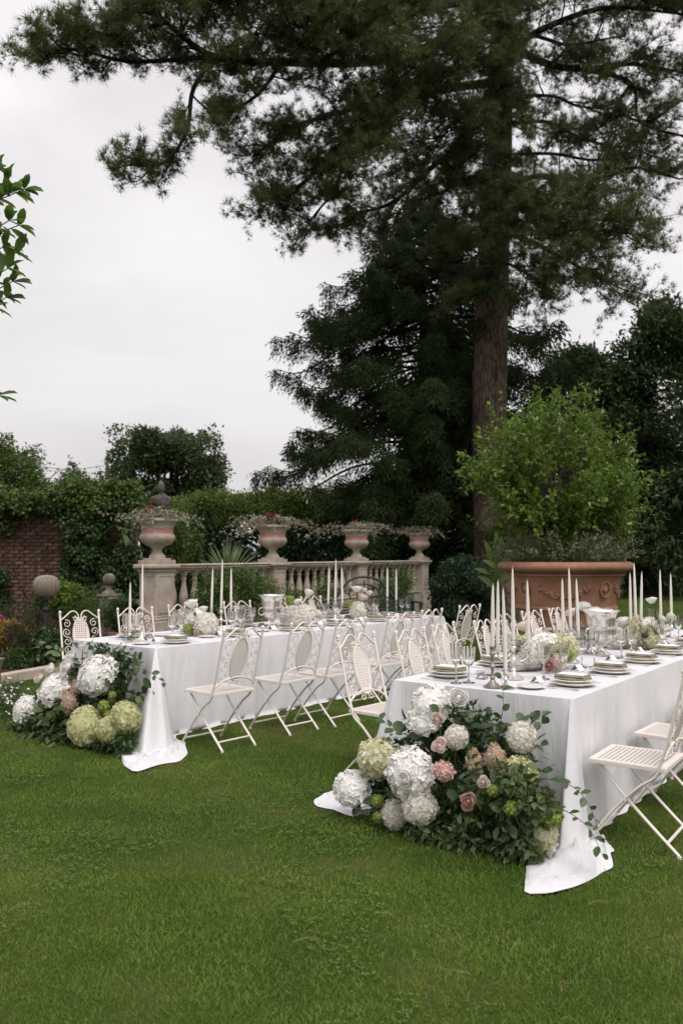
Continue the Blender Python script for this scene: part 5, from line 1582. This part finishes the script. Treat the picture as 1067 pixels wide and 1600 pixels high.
# balustrade table
for i, (px, t, h, ln) in enumerate([(201, .22, .13, .42), (224, .36, .29, .43)]):
    w = TABLE_W * .52; p = T2.at(t, w); nm = ['short', 'tall'][i]
    stick((p[0], p[1], zt_), h, f'{nm} silver candlestick at the flower end of the balustrade table', 'single candlesticks', M_SILVER)
    taper((p[0], p[1], zt_ + h - .003), ln, f'ivory taper candle in the {nm} candlestick at the flower end of the balustrade table', 'ivory taper candles')
candelabrum(cpos(T2, 1.36), rad(6), .26, .10, 'beside the silver urn of the balustrade table', 'silver candelabra', (.50, .42, .42), .0)
candelabrum(cpos(T2, 3.26), rad(-5), .26, .085, 'in the middle of the balustrade table past its silver urn', 'silver candelabra', (.49, .41, .41), .0)
for i, (t, w, h, ln) in enumerate([(4.38, .62, .25, .38), (4.50, .56, .20, .42)]):
    p = T2.at(t, w); nm = ['the taller', 'the shorter'][i]
    stick((p[0], p[1], zt_), h, f'{nm} of two candlesticks at the bench end of the balustrade table', 'single candlesticks', M_PEWTER)
    taper((p[0], p[1], zt_ + h - .003), ln, f'ivory taper candle in {nm} candlestick at the bench end of the balustrade table', 'ivory taper candles')
# silver urns with handles
def silver_urn(loc, label):
    e = empty('silver_urn', loc, .4, label, 'urn', 'silver urns on the tables')
    m_ = MB(); m_.lathe([(.001, 0), (.065, 0), (.067, .01), (.05, .022), (.022, .045), (.016, .07), (.022, .085), (.05, .10), (.085, .125), (.10, .16), (.102, .19), (.098, .215), (.104, .225), (.108, .24), (.112, .29), (.125, .335), (.145, .355), (.15, .36), (.147, .364), (.12, .34), (.104, .29), (.10, .24), (.07, .15), (.001, .12)], 40, rib=lambda i, a: (.015 * np.abs(np.sin(a * 10)) if 6 < i < 11 else 0 * a))
    ob('bowl', m_.mesh('bowl', M_SILVER, 50), e)
    for s in (-1, 1):
        P = spline([(s * .095, 0, .15), (s * .135, 0, .145), (s * .155, 0, .18), (s * .14, 0, .215), (s * .108, 0, .225)], 18)
        ob('handle', MB().tube(P, .006, 6).mesh('handle', M_SILVER, 60), e)
    return e
silver_urn(cpos(T1, 2.12, .60), 'silver footed urn with roses behind it on the planter table')
silver_urn(cpos(T2, 2.12, .60), 'silver footed urn on the balustrade table')

# ------------------------------------------------------------ grass blades
def in_bed(X, Y):
    return ((X - p0[0]) * kn[0] + (Y - p0[1]) * kn[1] > -.02) & (Y > p0[1])
def in_poly(X, Y, H):
    r = np.zeros(len(X), bool); x0, y0 = H[-1]
    box = (X > H[:, 0].min()) & (X < H[:, 0].max()) & (Y > H[:, 1].min()) & (Y < H[:, 1].max())
    xs, ys = X[box], Y[box]; q = np.zeros(len(xs), bool)
    for x1, y1 in H:
        if y0 != y1:
            q ^= ((y1 > ys) != (y0 > ys)) & (xs < (x0 - x1) * (ys - y1) / (y0 - y1) + x1)
        x0, y0 = x1, y1
    r[box] = q
    return r
def grass_field(y0, y1, dens):
    w0, w1 = .43 * y0 + .9, .43 * y1 + .9
    n = int((w0 + w1) * (y1 - y0) * dens)
    Y = np.sqrt(rng.uniform(y0 ** 2, y1 ** 2, n)); X = rng.uniform(-1, 1, n) * (.43 * Y + .9)
    ok = ~in_bed(X, Y)
    for hem in HEMS: ok &= ~in_poly(X, Y, hem)
    return np.stack([X[ok], Y[ok], np.zeros(ok.sum())], 1)
GP = np.concatenate([grass_field(2.4, 4.2, 11500), grass_field(4.2, 6.5, 5600), grass_field(6.5, 10, 3200), grass_field(10, 15, 1100), grass_field(15, 32, 220)])
n = len(GP)
def vnoise(X, Y, f, seed=0):
    """cheap smooth value noise for patches"""
    r = np.random.default_rng(seed); T = r.random((64, 64))
    x, y = X * f, Y * f
    xi, yi = np.floor(x).astype(int), np.floor(y).astype(int); fx, fy = x - xi, y - yi
    fx, fy = fx * fx * (3 - 2 * fx), fy * fy * (3 - 2 * fy)
    g = lambda a, b: T[a % 64, b % 64]
    return (g(xi, yi) * (1 - fx) + g(xi + 1, yi) * fx) * (1 - fy) + (g(xi, yi + 1) * (1 - fx) + g(xi + 1, yi + 1) * fx) * fy
pat = .5 * vnoise(GP[:, 0], GP[:, 1], 1.6, 1) + .3 * vnoise(GP[:, 0], GP[:, 1], 4.5, 2) + .2 * vnoise(GP[:, 0], GP[:, 1], 11, 3)
far = np.clip((GP[:, 1] - 4) / 10, 0, 1)
hgt = (.008 + .018 * pat) * rng.uniform(.6, 1.4, n) * (1 + .5 * far)
wid = rng.uniform(.0015, .0031, n) * (1 + 2.2 * far)
D = unit(np.stack([rng.normal(0, .62, n), rng.normal(0, .62, n), np.ones(n)], 1))
R = frames(D, unit(np.stack([rng.normal(size=n), rng.normal(size=n), np.full(n, .2)], 1)), hgt * 1.25, wid, hgt)
near = GP[:, 1] < 5.0
BL_V = [(-.5, 0, 0), (.5, 0, 0), (.42, .55, .10), (-.42, .55, .10), (0, 1, .42)]
BL_F = [(0, 1, 2, 3), (3, 2, 4)]
def grassmat():
    m = leafmat('grass_blades', (.068, .150, .016), (.250, .350, .058), .5, .36, (.48, .44, .17), patch=.48, spec=.25, pscale=1.6)
    return m
gm = grassmat()
gra = tag(ob('grass', scatter('grass', BL_V, BL_F, GP[near], R[near], gm)), 'short green grass of the lawn', 'grass', kind='stuff')
ob('far_blades', scatter('far_blades', [(-.55, 0, 0), (.55, 0, 0), (0, 1, .3)], [(0, 1, 2)], GP[~near], R[~near], gm), gra)['kind'] = 'stuff'
# clover and weeds between the blades
n = 9000
cand = grass_field(2.2, 8.0, 900)
pw = vnoise(cand[:, 0], cand[:, 1], 1.3, 9) * .6 + vnoise(cand[:, 0], cand[:, 1], 3.7, 10) * .4
cand = cand[pw > .64]
CP = np.repeat(cand, 3, 0); n = len(CP)
CP[:, 2] = np.repeat(rng.uniform(.012, .03, len(cand)), 3)
az = np.repeat(rng.uniform(0, 6.28, len(cand)), 3) + np.tile([0, 2.1, 4.2], len(cand))
D = np.stack([np.cos(az), np.sin(az), rng.uniform(-.1, .45, n)], 1)
sz = np.repeat(rng.uniform(.006, .012, len(cand)), 3)
R = frames(D, np.tile([0, 0, 1.], (n, 1)) + rng.normal(0, .2, (n, 3)), sz, sz * .9)
tag(ob('clover', scatter('clover', DIA_V, DIA_F, CP, R, leafmat('clover_leaves', (.085, .165, .028), (.16, .25, .055), .55, .3))),
    'patches of low clover in the lawn', 'clover', kind='stuff')
# fallen pine needles lying on the lawn
ndl = solid('dry_needle', (.20, .13, .06), (.28, .18, .09), 20, .7)
for i, (px, py, a, l) in enumerate([(32, 1418, .9, .06), (235, 1237, .5, .06), (395, 1238, 1.2, .05), (480, 1471, .1, .06), (715, 1515, 2.6, .05), (885, 1542, .9, .045), (935, 1412, .2, .05), (600, 1430, -.4, .05)]):
    g = onz(px, py, .03)
    mb = MB()
    for kx in (0, .012):
        P = spline([(-l, 0, 0), (0, .012 + kx, .006), (l, -.01 + kx * 2, 0)], 8)
        mb.tube(P, [.0008] * 7 + [.0004], 4)
    tag(ob('fallen_needle', mb.mesh('fallen_needle', ndl), None, g, (0, 0, a)), 'dry brown pine needle pair lying on the open lawn', 'pine needle', 'dry needles scattered on the lawn')


# ============================================================ flowers
def flor(s, cup=.3):
    """floret of four rounded petals facing +z"""
    V, F = [(0, 0, 0)], []
    for k in range(4):
        a = k * math.pi / 2
        for (r, w, z) in ((.42, .40, .10), (.85, .36, .5), (1.0, .0, .35), (.85, -.36, .5), (.42, -.40, .10)):
            aa = a + (math.atan2(w, r) if w else 0); rr = math.hypot(r, w)
            V.append((rr * math.cos(aa), rr * math.sin(aa), z * cup))
        i = 1 + k * 5
        F.append((0, i + 4, i + 2, i)); F.append((i, i + 2, i + 1)); F.append((i + 4, i + 3, i + 2))
    return np.array(V) * s, F
def hydrangea_mesh(name, n, s, mat, shape='ball', seed=0, lump=.06, fine=True, tilt=.34):
    r_ = np.random.default_rng(seed)
    i = np.arange(n) + .5
    phi = np.arccos(1 - 1.95 * i / n); th = i * 2.39996
    d = np.stack([np.sin(phi) * np.cos(th), np.sin(phi) * np.sin(th), np.cos(phi)], 1)
    P = d.copy()
    if shape == 'cone':
        P = d * np.array([1, 1, 1.2]); tap = np.interp(P[:, 2], [-1.3, -.4, .3, 1.3], [.8, .95, .86, .62]); P[:, :2] *= tap[:, None]
    elif shape == 'dome':
        P = d * np.array([1, 1, .78])
    P = P * (1 + r_.normal(0, lump, n))[:, None] + r_.normal(0, .03, (n, 3))
    N = unit(d + r_.normal(0, tilt, (n, 3)))
    S = unit(np.cross(N, rdir(n))); R = np.stack([S, np.cross(N, S), N], 2) * r_.uniform(.8, 1.2, n)[:, None, None]
    tv, tf = flor(s)
    if fine:                                        # tiny florets: four plain petals
        tv = np.array([(0, 0, 0)] + [(math.cos(a) * r, math.sin(a) * r, z) for k in range(4) for a, r, z in ((k * 1.5708 - .55, .72, .14), (k * 1.5708, 1, .22), (k * 1.5708 + .55, .72, .14))]) * s
        tf = [(0, 1 + 3 * k, 2 + 3 * k, 3 + 3 * k) for k in range(4)]
    me = scatter(name, tv, tf, P, R, mat)
    # core so that no sky shows through
    bm = bmesh.new(); bm.from_mesh(me)
    before = set(bm.verts)
    bmesh.ops.create_icosphere(bm, subdivisions=3, radius=.86)
    for v_ in bm.verts:
        if v_ not in before:
            if shape == 'cone':
                z = v_.co.z * 1.2; k = float(np.interp(z, [-1.3, -.4, .3, 1.3], [.8, .95, .86, .62]))
                v_.co = Vector((v_.co.x * k, v_.co.y * k, z))
            elif shape == 'dome': v_.co.z *= .78
    for f_ in bm.faces: f_.smooth = True
    bm.to_mesh(me); bm.free()
    return me
HY = {
    'mop': [hydrangea_mesh('hydrangea', 340, .19, P_WHITE, 'dome', 1, .045, False, .36), hydrangea_mesh('hydrangea', 310, .20, P_WHITE, 'dome', 2, .05, False, .4)],
    'dense': [hydrangea_mesh('hydrangea', 640, .14, P_CREAM, 'ball', 3, .045)],
    'lime': [hydrangea_mesh('hydrangea', 950, .118, P_LIME, 'dome', 4, .035), hydrangea_mesh('hydrangea', 900, .122, P_LIME, 'ball', 5, .04)],
    'limew': [hydrangea_mesh('hydrangea', 600, .15, P_LIMEW, 'cone', 6, .07, True, .45), hydrangea_mesh('hydrangea', 640, .145, P_LIMEW, 'ball', 16, .055)],
    'pink': [hydrangea_mesh('hydrangea', 300, .17, P_PINK, 'ball', 7, .09, False, .5)],
    'beige': [hydrangea_mesh('hydrangea', 420, .15, P_BEIGE, 'cone', 8, .11, True, .6)],
    'vib': [hydrangea_mesh('viburnum', 150, .21, P_VIB, 'ball', 9, .10, False)],
}
def rose_mesh(mat, seed, opened=1.0):
    """many overlapping cupped petals: a packed heart, outer petals relaxed and rolled back"""
    r_ = np.random.default_rng(seed); m_ = MB()
    for k in range(19):
        f = k / 18; a = k * 2.39996 + r_.normal(0, .25)
        R0 = .20 + .66 * f ** .9; half = 1.25 - .45 * f; roll = .13 * f ** 2 * opened
        top = .46 - .17 * f * opened + r_.normal(0, .03); tw = r_.normal(0, .05); ru = r_.uniform(0, 6)
        G_ = []
        for v in np.linspace(0, 1, 7):
            row = []
            for u_ in np.linspace(-1, 1, 9):
                lip = 1 - abs(u_) ** 2.6 * .42
                vv = v * lip
                rr = R0 * (.22 + .80 * math.sin(math.pi * (.08 + .60 * vv))) + roll * max(0, vv - .55) ** 1.3 * 1.8
                rr -= (.10 + .05 * f) * u_ * u_ * R0
                rr += .028 * math.sin(u_ * 5 + ru) * v * v
                z = -.52 + (top + .52) * math.sin(vv * math.pi * .5) ** .9 - .34 * roll * max(0, vv - .75) * 4 + tw * u_ * v
                row.append((rr * math.cos(a + u_ * half), rr * math.sin(a + u_ * half), z))
            G_.append(row)
        m_.grid(G_)
    m_.lathe([(.001, .38), (.06, .37), (.13, .33), (.19, .22), (.22, .1), (.2, -.4)], 14, rib=lambda i, a: .10 * np.sin(a * 3 + i * 1.3) if i in (1, 2, 3) else 0 * a)
    return m_.mesh('rose', mat, 180)
RO = {'white': rose_mesh(P_WHITE, 1), 'blush': rose_mesh(P_BLUSH, 2, .85), 'pink': rose_mesh(P_PINK, 3, 1.05), 'cream': rose_mesh(P_CREAM, 4, .9)}
lf_dark = [scatter('leaf', OVAL_V, OVAL_F, np.zeros((1, 3)), np.diag([w, 1, 1])[None], m_) for w, m_ in ((.62, L_ARR), (.75, L_ARR), (.55, L_ARR2))]

def orient(N, spin):
    N = unit(N); S = unit(np.cross(N, [.31, .2, .93])); B = np.cross(N, S)
    c, s = math.cos(spin), math.sin(spin)
    return np.stack([S * c + B * s, -S * s + B * c, N], 1)
def head(e, me, name, pos, N, r, zs=1.0):
    o = ob(name, me, e)
    Rm = orient(N, rng.uniform(0, 6.28)) * np.array([[r * rng.uniform(.9, 1.08), r * rng.uniform(.9, 1.08), r * zs * rng.uniform(.88, 1.05)]])
    o.matrix_local = Matrix.Translation(pos) @ Matrix(Rm.tolist()).to_4x4()
    return o
def leaf(e, pos, d, nrm, ln, kind):
    o = ob('leaf', lf_dark[kind], e)
    Rm = frames(np.asarray(d, float)[None], np.asarray(nrm, float)[None], ln, ln)[0]
    o.matrix_local = Matrix.Translation(pos) @ Matrix(Rm.tolist()).to_4x4()
def spray(e, pts, nl, ln, kind, r=.0028, mat=M_STEMB, leafname=True):
    P = spline(pts, 20)
    ob('stem', MB().tube(P, np.linspace(r, r * .4, 20), 5).mesh('stem', mat), e)
    T = unit(np.gradient(P, axis=0))
    for k in range(nl):
        i = int(4 + 15 * k / max(1, nl - 1)); sd = unit(np.cross(T[i], [0, -.3, 1])) * (1 if k % 2 else -1)
        leaf(e, P[i], T[i] * .55 + sd * .8 + rng.normal(0, .25, 3), np.array([0, -.6, .8]) + rng.normal(0, .35, 3), ln * rng.uniform(.75, 1.2), kind)

def floor_flowers(T, label, flowers, sprays, leaf_boxes, mass, px_scale):
    """everything is placed on planes parallel to the table's front, o metres out from it"""
    n3 = np.array([-T.u[0], -T.u[1], 0]); p0 = np.array([*T.o, 0])
    on = lambda px, py, o: onplane(px, py, p0 + n3 * o, n3)
    org = (T.at(0, TABLE_W * .5, 0)) + n3 * .3
    e = empty('floor_flowers', org, 0, label, 'flower arrangement', 'floor flowers at the table ends')
    for (kind, px, py, r, o) in flowers:
        p = on(px, py, o); p[2] = max(p[2], .05)
        N = unit(n3 * .7 + np.array([0, -.5, .5]) + rng.normal(0, .14, 3) + (p - org - np.array([0, 0, .3])) * .4)
        rm = r * (p[1]) / FPX
        stem = spline([np.array([rng.normal(0, .05), rng.normal(0, .03), .12]), (p - org) * .5 + np.array([0, 0, .1]), p - org - N * rm * .5], 10)
        ob('stem', MB().tube(stem, .004, 5).mesh('stem', M_STEM), e)
        if kind[:5] == 'rose_': head(e, RO[kind[5:]], 'rose', p - org, N, rm * 1.15)
        else:
            v = HY[kind]; head(e, v[rng.integers(len(v))], 'hydrangea' if kind != 'vib' else 'viburnum', p - org, N if kind not in ('limew', 'beige') else N * .5 + up * .8, rm)
    for (pts, nl, ln, kind) in sprays:
        spray(e, [on(*q) - org for q in pts], nl, ln, kind)
    nleaf = 0
    for (x0, y0, x1, y1, o0, o1, n, ln, kind) in leaf_boxes:
        for i in range(n):
            p = on(rng.uniform(x0, x1), rng.uniform(y0, y1), rng.uniform(o0, o1))
            if p[2] < .02: continue
            d = unit((p - org) * [1, 1, .6] + n3 * .3 + rng.normal(0, .35, 3) + np.array([0, 0, -.15]))
            leaf(e, p - org, d, n3 * .6 + up * .8 + rng.normal(0, .4, 3), ln * rng.uniform(.7, 1.25), kind); nleaf += 1
    for (nm, mat, ln, W, boxes) in mass:
        C, Rr = [], []
        for (cx, cy, rx, ry, o0, o1, n) in boxes:
            for i in range(n):
                a, k = rng.uniform(0, 6.28), math.sqrt(rng.uniform(0, 1))
                p = on(cx + rx * k * math.cos(a), cy + ry * k * math.sin(a), rng.uniform(o0, o1)); p[2] = max(.04, p[2]); C.append(p - org); Rr.append(rng.uniform(.03, .07))
        P, O = clump_pts(C, np.array(Rr), 34, .2)
        P[:, 2] = np.maximum(P[:, 2], .006)
        O = unit(O + n3 * .4 + (P) * .4)
        m_ = leafcloud(nm, P, O, ln, mat, e, W, .25, .5); m_['kind'] = 'stuff'
    return e
floor_flowers(T1, 'lavish floor arrangement of white hydrangeas, blush roses and greenery before the planter table',
    [('mop', 672, 1102, 30, .30), ('mop', 662, 1126, 24, .34), ('mop', 642, 1208, 38, .52), ('mop', 549, 1232, 28, .50), ('dense', 618, 1272, 22, .48), ('dense', 656, 1262, 25, .55), ('dense', 713, 1152, 18, .40), ('dense', 815, 1152, 21, .34),
     ('rose_white', 634, 1219, 16, .66), ('rose_white', 716, 1090, 16, .34), ('rose_blush', 683, 1124, 12, .44), ('rose_blush', 688, 1166, 14, .54), ('pink', 693, 1205, 15, .58), ('rose_pink', 732, 1252, 15, .68),
     ('limew', 590, 1186, 30, .42), ('beige', 773, 1182, 17, .42), ('beige', 741, 1189, 14, .44), ('lime', 810, 1212, 28, .42), ('limew', 842, 1298, 30, .42), ('vib', 862, 1277, 15, .48), ('vib', 838, 1275, 12, .5), ('vib', 590, 1251, 9, .54), ('vib', 591, 1276, 8, .54), ('vib', 783, 1260, 12, .52), ('vib', 560, 1244, 7, .5), ('vib', 800, 1262, 11, .6), ('vib', 770, 1235, 9, .6), ('rose_blush', 755, 1222, 11, .70), ('dense', 800, 1300, 16, .40)],
    [([(778, 1190, .3), (780, 1140, .3), (786, 1100, .28), (783, 1060, .26)], 7, .055, 1), ([(830, 1215, .36), (880, 1222, .42), (915, 1250, .46), (940, 1310, .48)], 13, .05, 0), ([(845, 1255, .4), (885, 1268, .46), (920, 1295, .5), (940, 1335, .5)], 9, .052, 0),
     ([(640, 1150, .35), (615, 1140, .36), (596, 1124, .36)], 6, .06, 1), ([(770, 1150, .3), (810, 1125, .3), (846, 1118, .28)], 7, .055, 1), ([(730, 1160, .33), (735, 1130, .3), (722, 1110, .3)], 6, .05, 1), ([(610, 1190, .4), (596, 1160, .4), (610, 1150, .38)], 5, .045, 2), ([(600, 1270, .5), (570, 1260, .52), (545, 1285, .5)], 5, .06, 0)],
    [(620, 1105, 760, 1180, .22, .38, 32, .085, 1), (740, 1120, 850, 1190, .20, .34, 30, .09, 0), (600, 1180, 720, 1290, .34, .48, 40, .085, 0), (690, 1180, 860, 1300, .40, .60, 70, .065, 2), (740, 1200, 870, 1310, .48, .60, 26, .07, 0), (700, 1250, 860, 1330, .30, .5, 44, .05, 2), (560, 1230, 640, 1290, .4, .5, 14, .085, 0), (640, 1270, 760, 1320, .36, .5, 24, .07, 0)],
    [('dark_foliage', L_ARR, .042, .5, [(720, 1200, 110, 70, .10, .34, 90), (720, 1280, 120, 40, .2, .42, 80), (700, 1140, 70, 40, .1, .26, 30), (620, 1230, 50, 40, .2, .38, 24)]),
     ('variegated_foliage', L_ARR2, .044, .6, [(790, 1235, 55, 40, .42, .58, 24), (700, 1310, 60, 20, .42, .56, 26), (800, 1325, 45, 22, .38, .52, 26), (830, 1270, 26, 36, .4, .5, 16)])], 265)
floor_flowers(T2, 'floor arrangement of white hydrangeas, lime hydrangeas and dark greenery before the balustrade table',
    [('mop', 153, 1054, 30, .40), ('mop', 85, 1077, 26, .48), ('mop', 39, 1108, 20, .52), ('rose_white', 128, 1010, 10, .3), ('rose_white', 112, 1025, 10, .36), ('rose_white', 104, 1042, 12, .46), ('rose_white', 80, 1044, 9, .46), ('rose_blush', 62, 1060, 9, .46),
     ('beige', 108, 1097, 14, .5), ('beige', 120, 1074, 10, .42), ('lime', 133, 1134, 27, .58), ('lime', 172, 1141, 19, .56), ('lime', 197, 1121, 24, .5), ('vib', 163, 1104, 9, .5), ('vib', 169, 1117, 7, .5), ('vib', 81, 1118, 7, .54), ('vib', 176, 1086, 6, .45)],
    [([(165, 1090, .35), (180, 1050, .3), (195, 1010, .26), (207, 992, .24)], 9, .075, 0), ([(170, 1070, .35), (205, 1045, .3), (232, 1050, .3), (256, 1066, .3)], 10, .06, 0), ([(110, 1060, .4), (92, 1020, .35), (72, 1005, .35)], 7, .075, 2), ([(100, 1150, .6), (70, 1160, .7), (45, 1178, .8), (30, 1190, .85)], 9, .07, 2), ([(70, 1140, .6), (35, 1150, .7), (10, 1160, .75)], 8, .065, 0), ([(185, 1150, .55), (190, 1175, .6), (194, 1195, .6)], 7, .05, 2), ([(135, 1030, .35), (140, 1010, .3), (150, 990, .28)], 6, .05, 0)],
    [(110, 1010, 230, 1090, .18, .4, 52, .085, 0), (150, 1060, 225, 1110, .3, .44, 26, .08, 2), (45, 1090, 110, 1160, .4, .6, 44, .10, 0), (40, 1110, 90, 1170, .5, .7, 24, .085, 2), (100, 1120, 200, 1180, .3, .6, 46, .08, 0), (60, 1010, 100, 1040, .3, .4, 10, .09, 2)],
    [('dark_foliage', L_ARR, .055, .5, [(130, 1110, 90, 60, .12, .42, 90), (120, 1160, 85, 24, .25, .6, 60), (170, 1050, 50, 40, .1, .3, 30), (60, 1140, 35, 30, .4, .6, 26)])], 190)

# ------------------------------------------------------------ centrepieces on the tables
def centrepiece(T, t, w, label, items, stems=()):
    p = T.at(t, w); e = empty('centrepiece', (p[0], p[1], TABLE_Z + .003), 0, label, 'flower arrangement', 'table centrepieces')
    m_ = MB(); m_.lathe([(.001, 0), (.05, 0), (.05, .006), (.03, .02), (.03, .03), (.075, .06), (.085, .09), (.08, .094), (.001, .05)], 24); ob('bowl', m_.mesh('bowl', M_SILVER, 50), e)
    U, Vv = np.array([T.u[0], T.u[1], 0]), np.array([T.v[0], T.v[1], 0])
    for (kind, a, b, z, r) in items:
        q = U * a + Vv * b + up * z; N = unit(q - up * .04 + rng.normal(0, .05, 3) + np.array([0, -.06, .02]))
        ob('stem', MB().tube(spline([(0, 0, .05), q * .5 + up * .03, q], 8), .0028, 5).mesh('stem', M_STEM), e)
        if kind[:5] == 'rose_': head(e, RO[kind[5:]], 'rose', q, N, r * 1.3)
        else:
            v = HY[kind]; head(e, v[rng.integers(len(v))], 'hydrangea' if kind != 'vib' else 'viburnum', q, N, r * 1.28)
    for i in range(16):
        d = unit(rdir(1)[0] + up * .4); leaf(e, d * rng.uniform(.06, .14) + up * .06, d, up + rdir(1)[0] * .5, rng.uniform(.04, .065), int(rng.integers(3)))
    return e
centrepiece(T1, 1.04, .62, 'low cluster of pale green hydrangeas and a tall blush rose on the planter table',
    [('limew', -.05, .13, .14, .075), ('limew', .04, -.06, .15, .08), ('dense', -.12, .05, .11, .07), ('dense', .10, .10, .17, .07), ('rose_blush', -.08, -.13, .08, .05), ('rose_blush', .0, .16, .30, .055), ('vib', -.02, -.17, .12, .035), ('mop', .0, .02, .19, .075), ('limew', .16, -.08, .14, .075), ('rose_white', .05, .08, .25, .045), ('dense', -.16, .13, .06, .05), ('rose_pink', -.16, -.1, .06, .045)])
centrepiece(T1, 2.72, .55, 'pale lime hydrangea cluster with white roses past the silver urn on the planter table',
    [('limew', 0, 0, .12, .09), ('limew', .08, -.1, .10, .075), ('rose_white', -.05, .06, .24, .055), ('rose_white', .1, .02, .20, .05), ('dense', -.1, .1, .1, .07), ('dense', .05, .12, .14, .06)])
centrepiece(T1, 3.50, .60, 'slender centrepiece with one tall white rose at the far end of the planter table',
    [('limew', .0, .0, .12, .07), ('rose_white', .02, .02, .38, .05), ('rose_white', .1, -.06, .20, .045), ('dense', .1, .08, .12, .07), ('mop', -.08, .06, .14, .06), ('rose_cream', -.1, -.08, .1, .045), ('dense', .14, -.12, .22, .03)])
centrepiece(T1, 2.22, .78, 'white and blush roses standing behind the silver urn on the planter table',
    [('rose_white', .0, .0, .38, .06), ('rose_white', .08, -.06, .34, .055), ('rose_blush', -.1, .08, .33, .05), ('dense', .02, .05, .12, .07)])
centrepiece(T2, 1.02, .60, 'white rose and hydrangea cluster with a curling stem near the first candelabrum',
    [('dense', .06, -.06, .10, .10), ('dense', .0, .08, .12, .08), ('rose_white', -.03, .06, .32, .065), ('rose_white', .10, .02, .26, .05), ('mop', .06, .04, .20, .07), ('rose_blush', -.06, -.08, .04, .05), ('rose_cream', -.12, .1, .2, .045), ('vib', -.10, .02, .07, .035)])
centrepiece(T2, 2.60, .60, 'broad blush rose and hydrangea cluster past the silver urn of the balustrade table',
    [('dense', -.16, .0, .10, .10), ('dense', .0, -.05, .10, .10), ('rose_blush', .06, .06, .18, .07), ('rose_blush', .16, .0, .16, .07), ('dense', .18, .1, .10, .09), ('rose_white', .20, .04, .36, .06), ('rose_white', .06, .1, .26, .055), ('mop', -.06, .1, .15, .08), ('rose_cream', .24, -.08, .1, .06), ('vib', .0, .16, .28, .04)])
centrepiece(T2, 3.70, .58, 'upright white and blush rose cluster near the bench end of the balustrade table',
    [('dense', .0, .0, .10, .09), ('rose_white', .0, .03, .38, .065), ('rose_blush', .08, .0, .27, .07), ('rose_white', .18, -.03, .32, .045), ('rose_blush', .2, -.1, .12, .07), ('dense', .14, .08, .12, .08), ('vib', -.04, .1, .18, .045), ('vib', .1, .06, .2, .04), ('rose_white', .16, .03, .36, .035)])
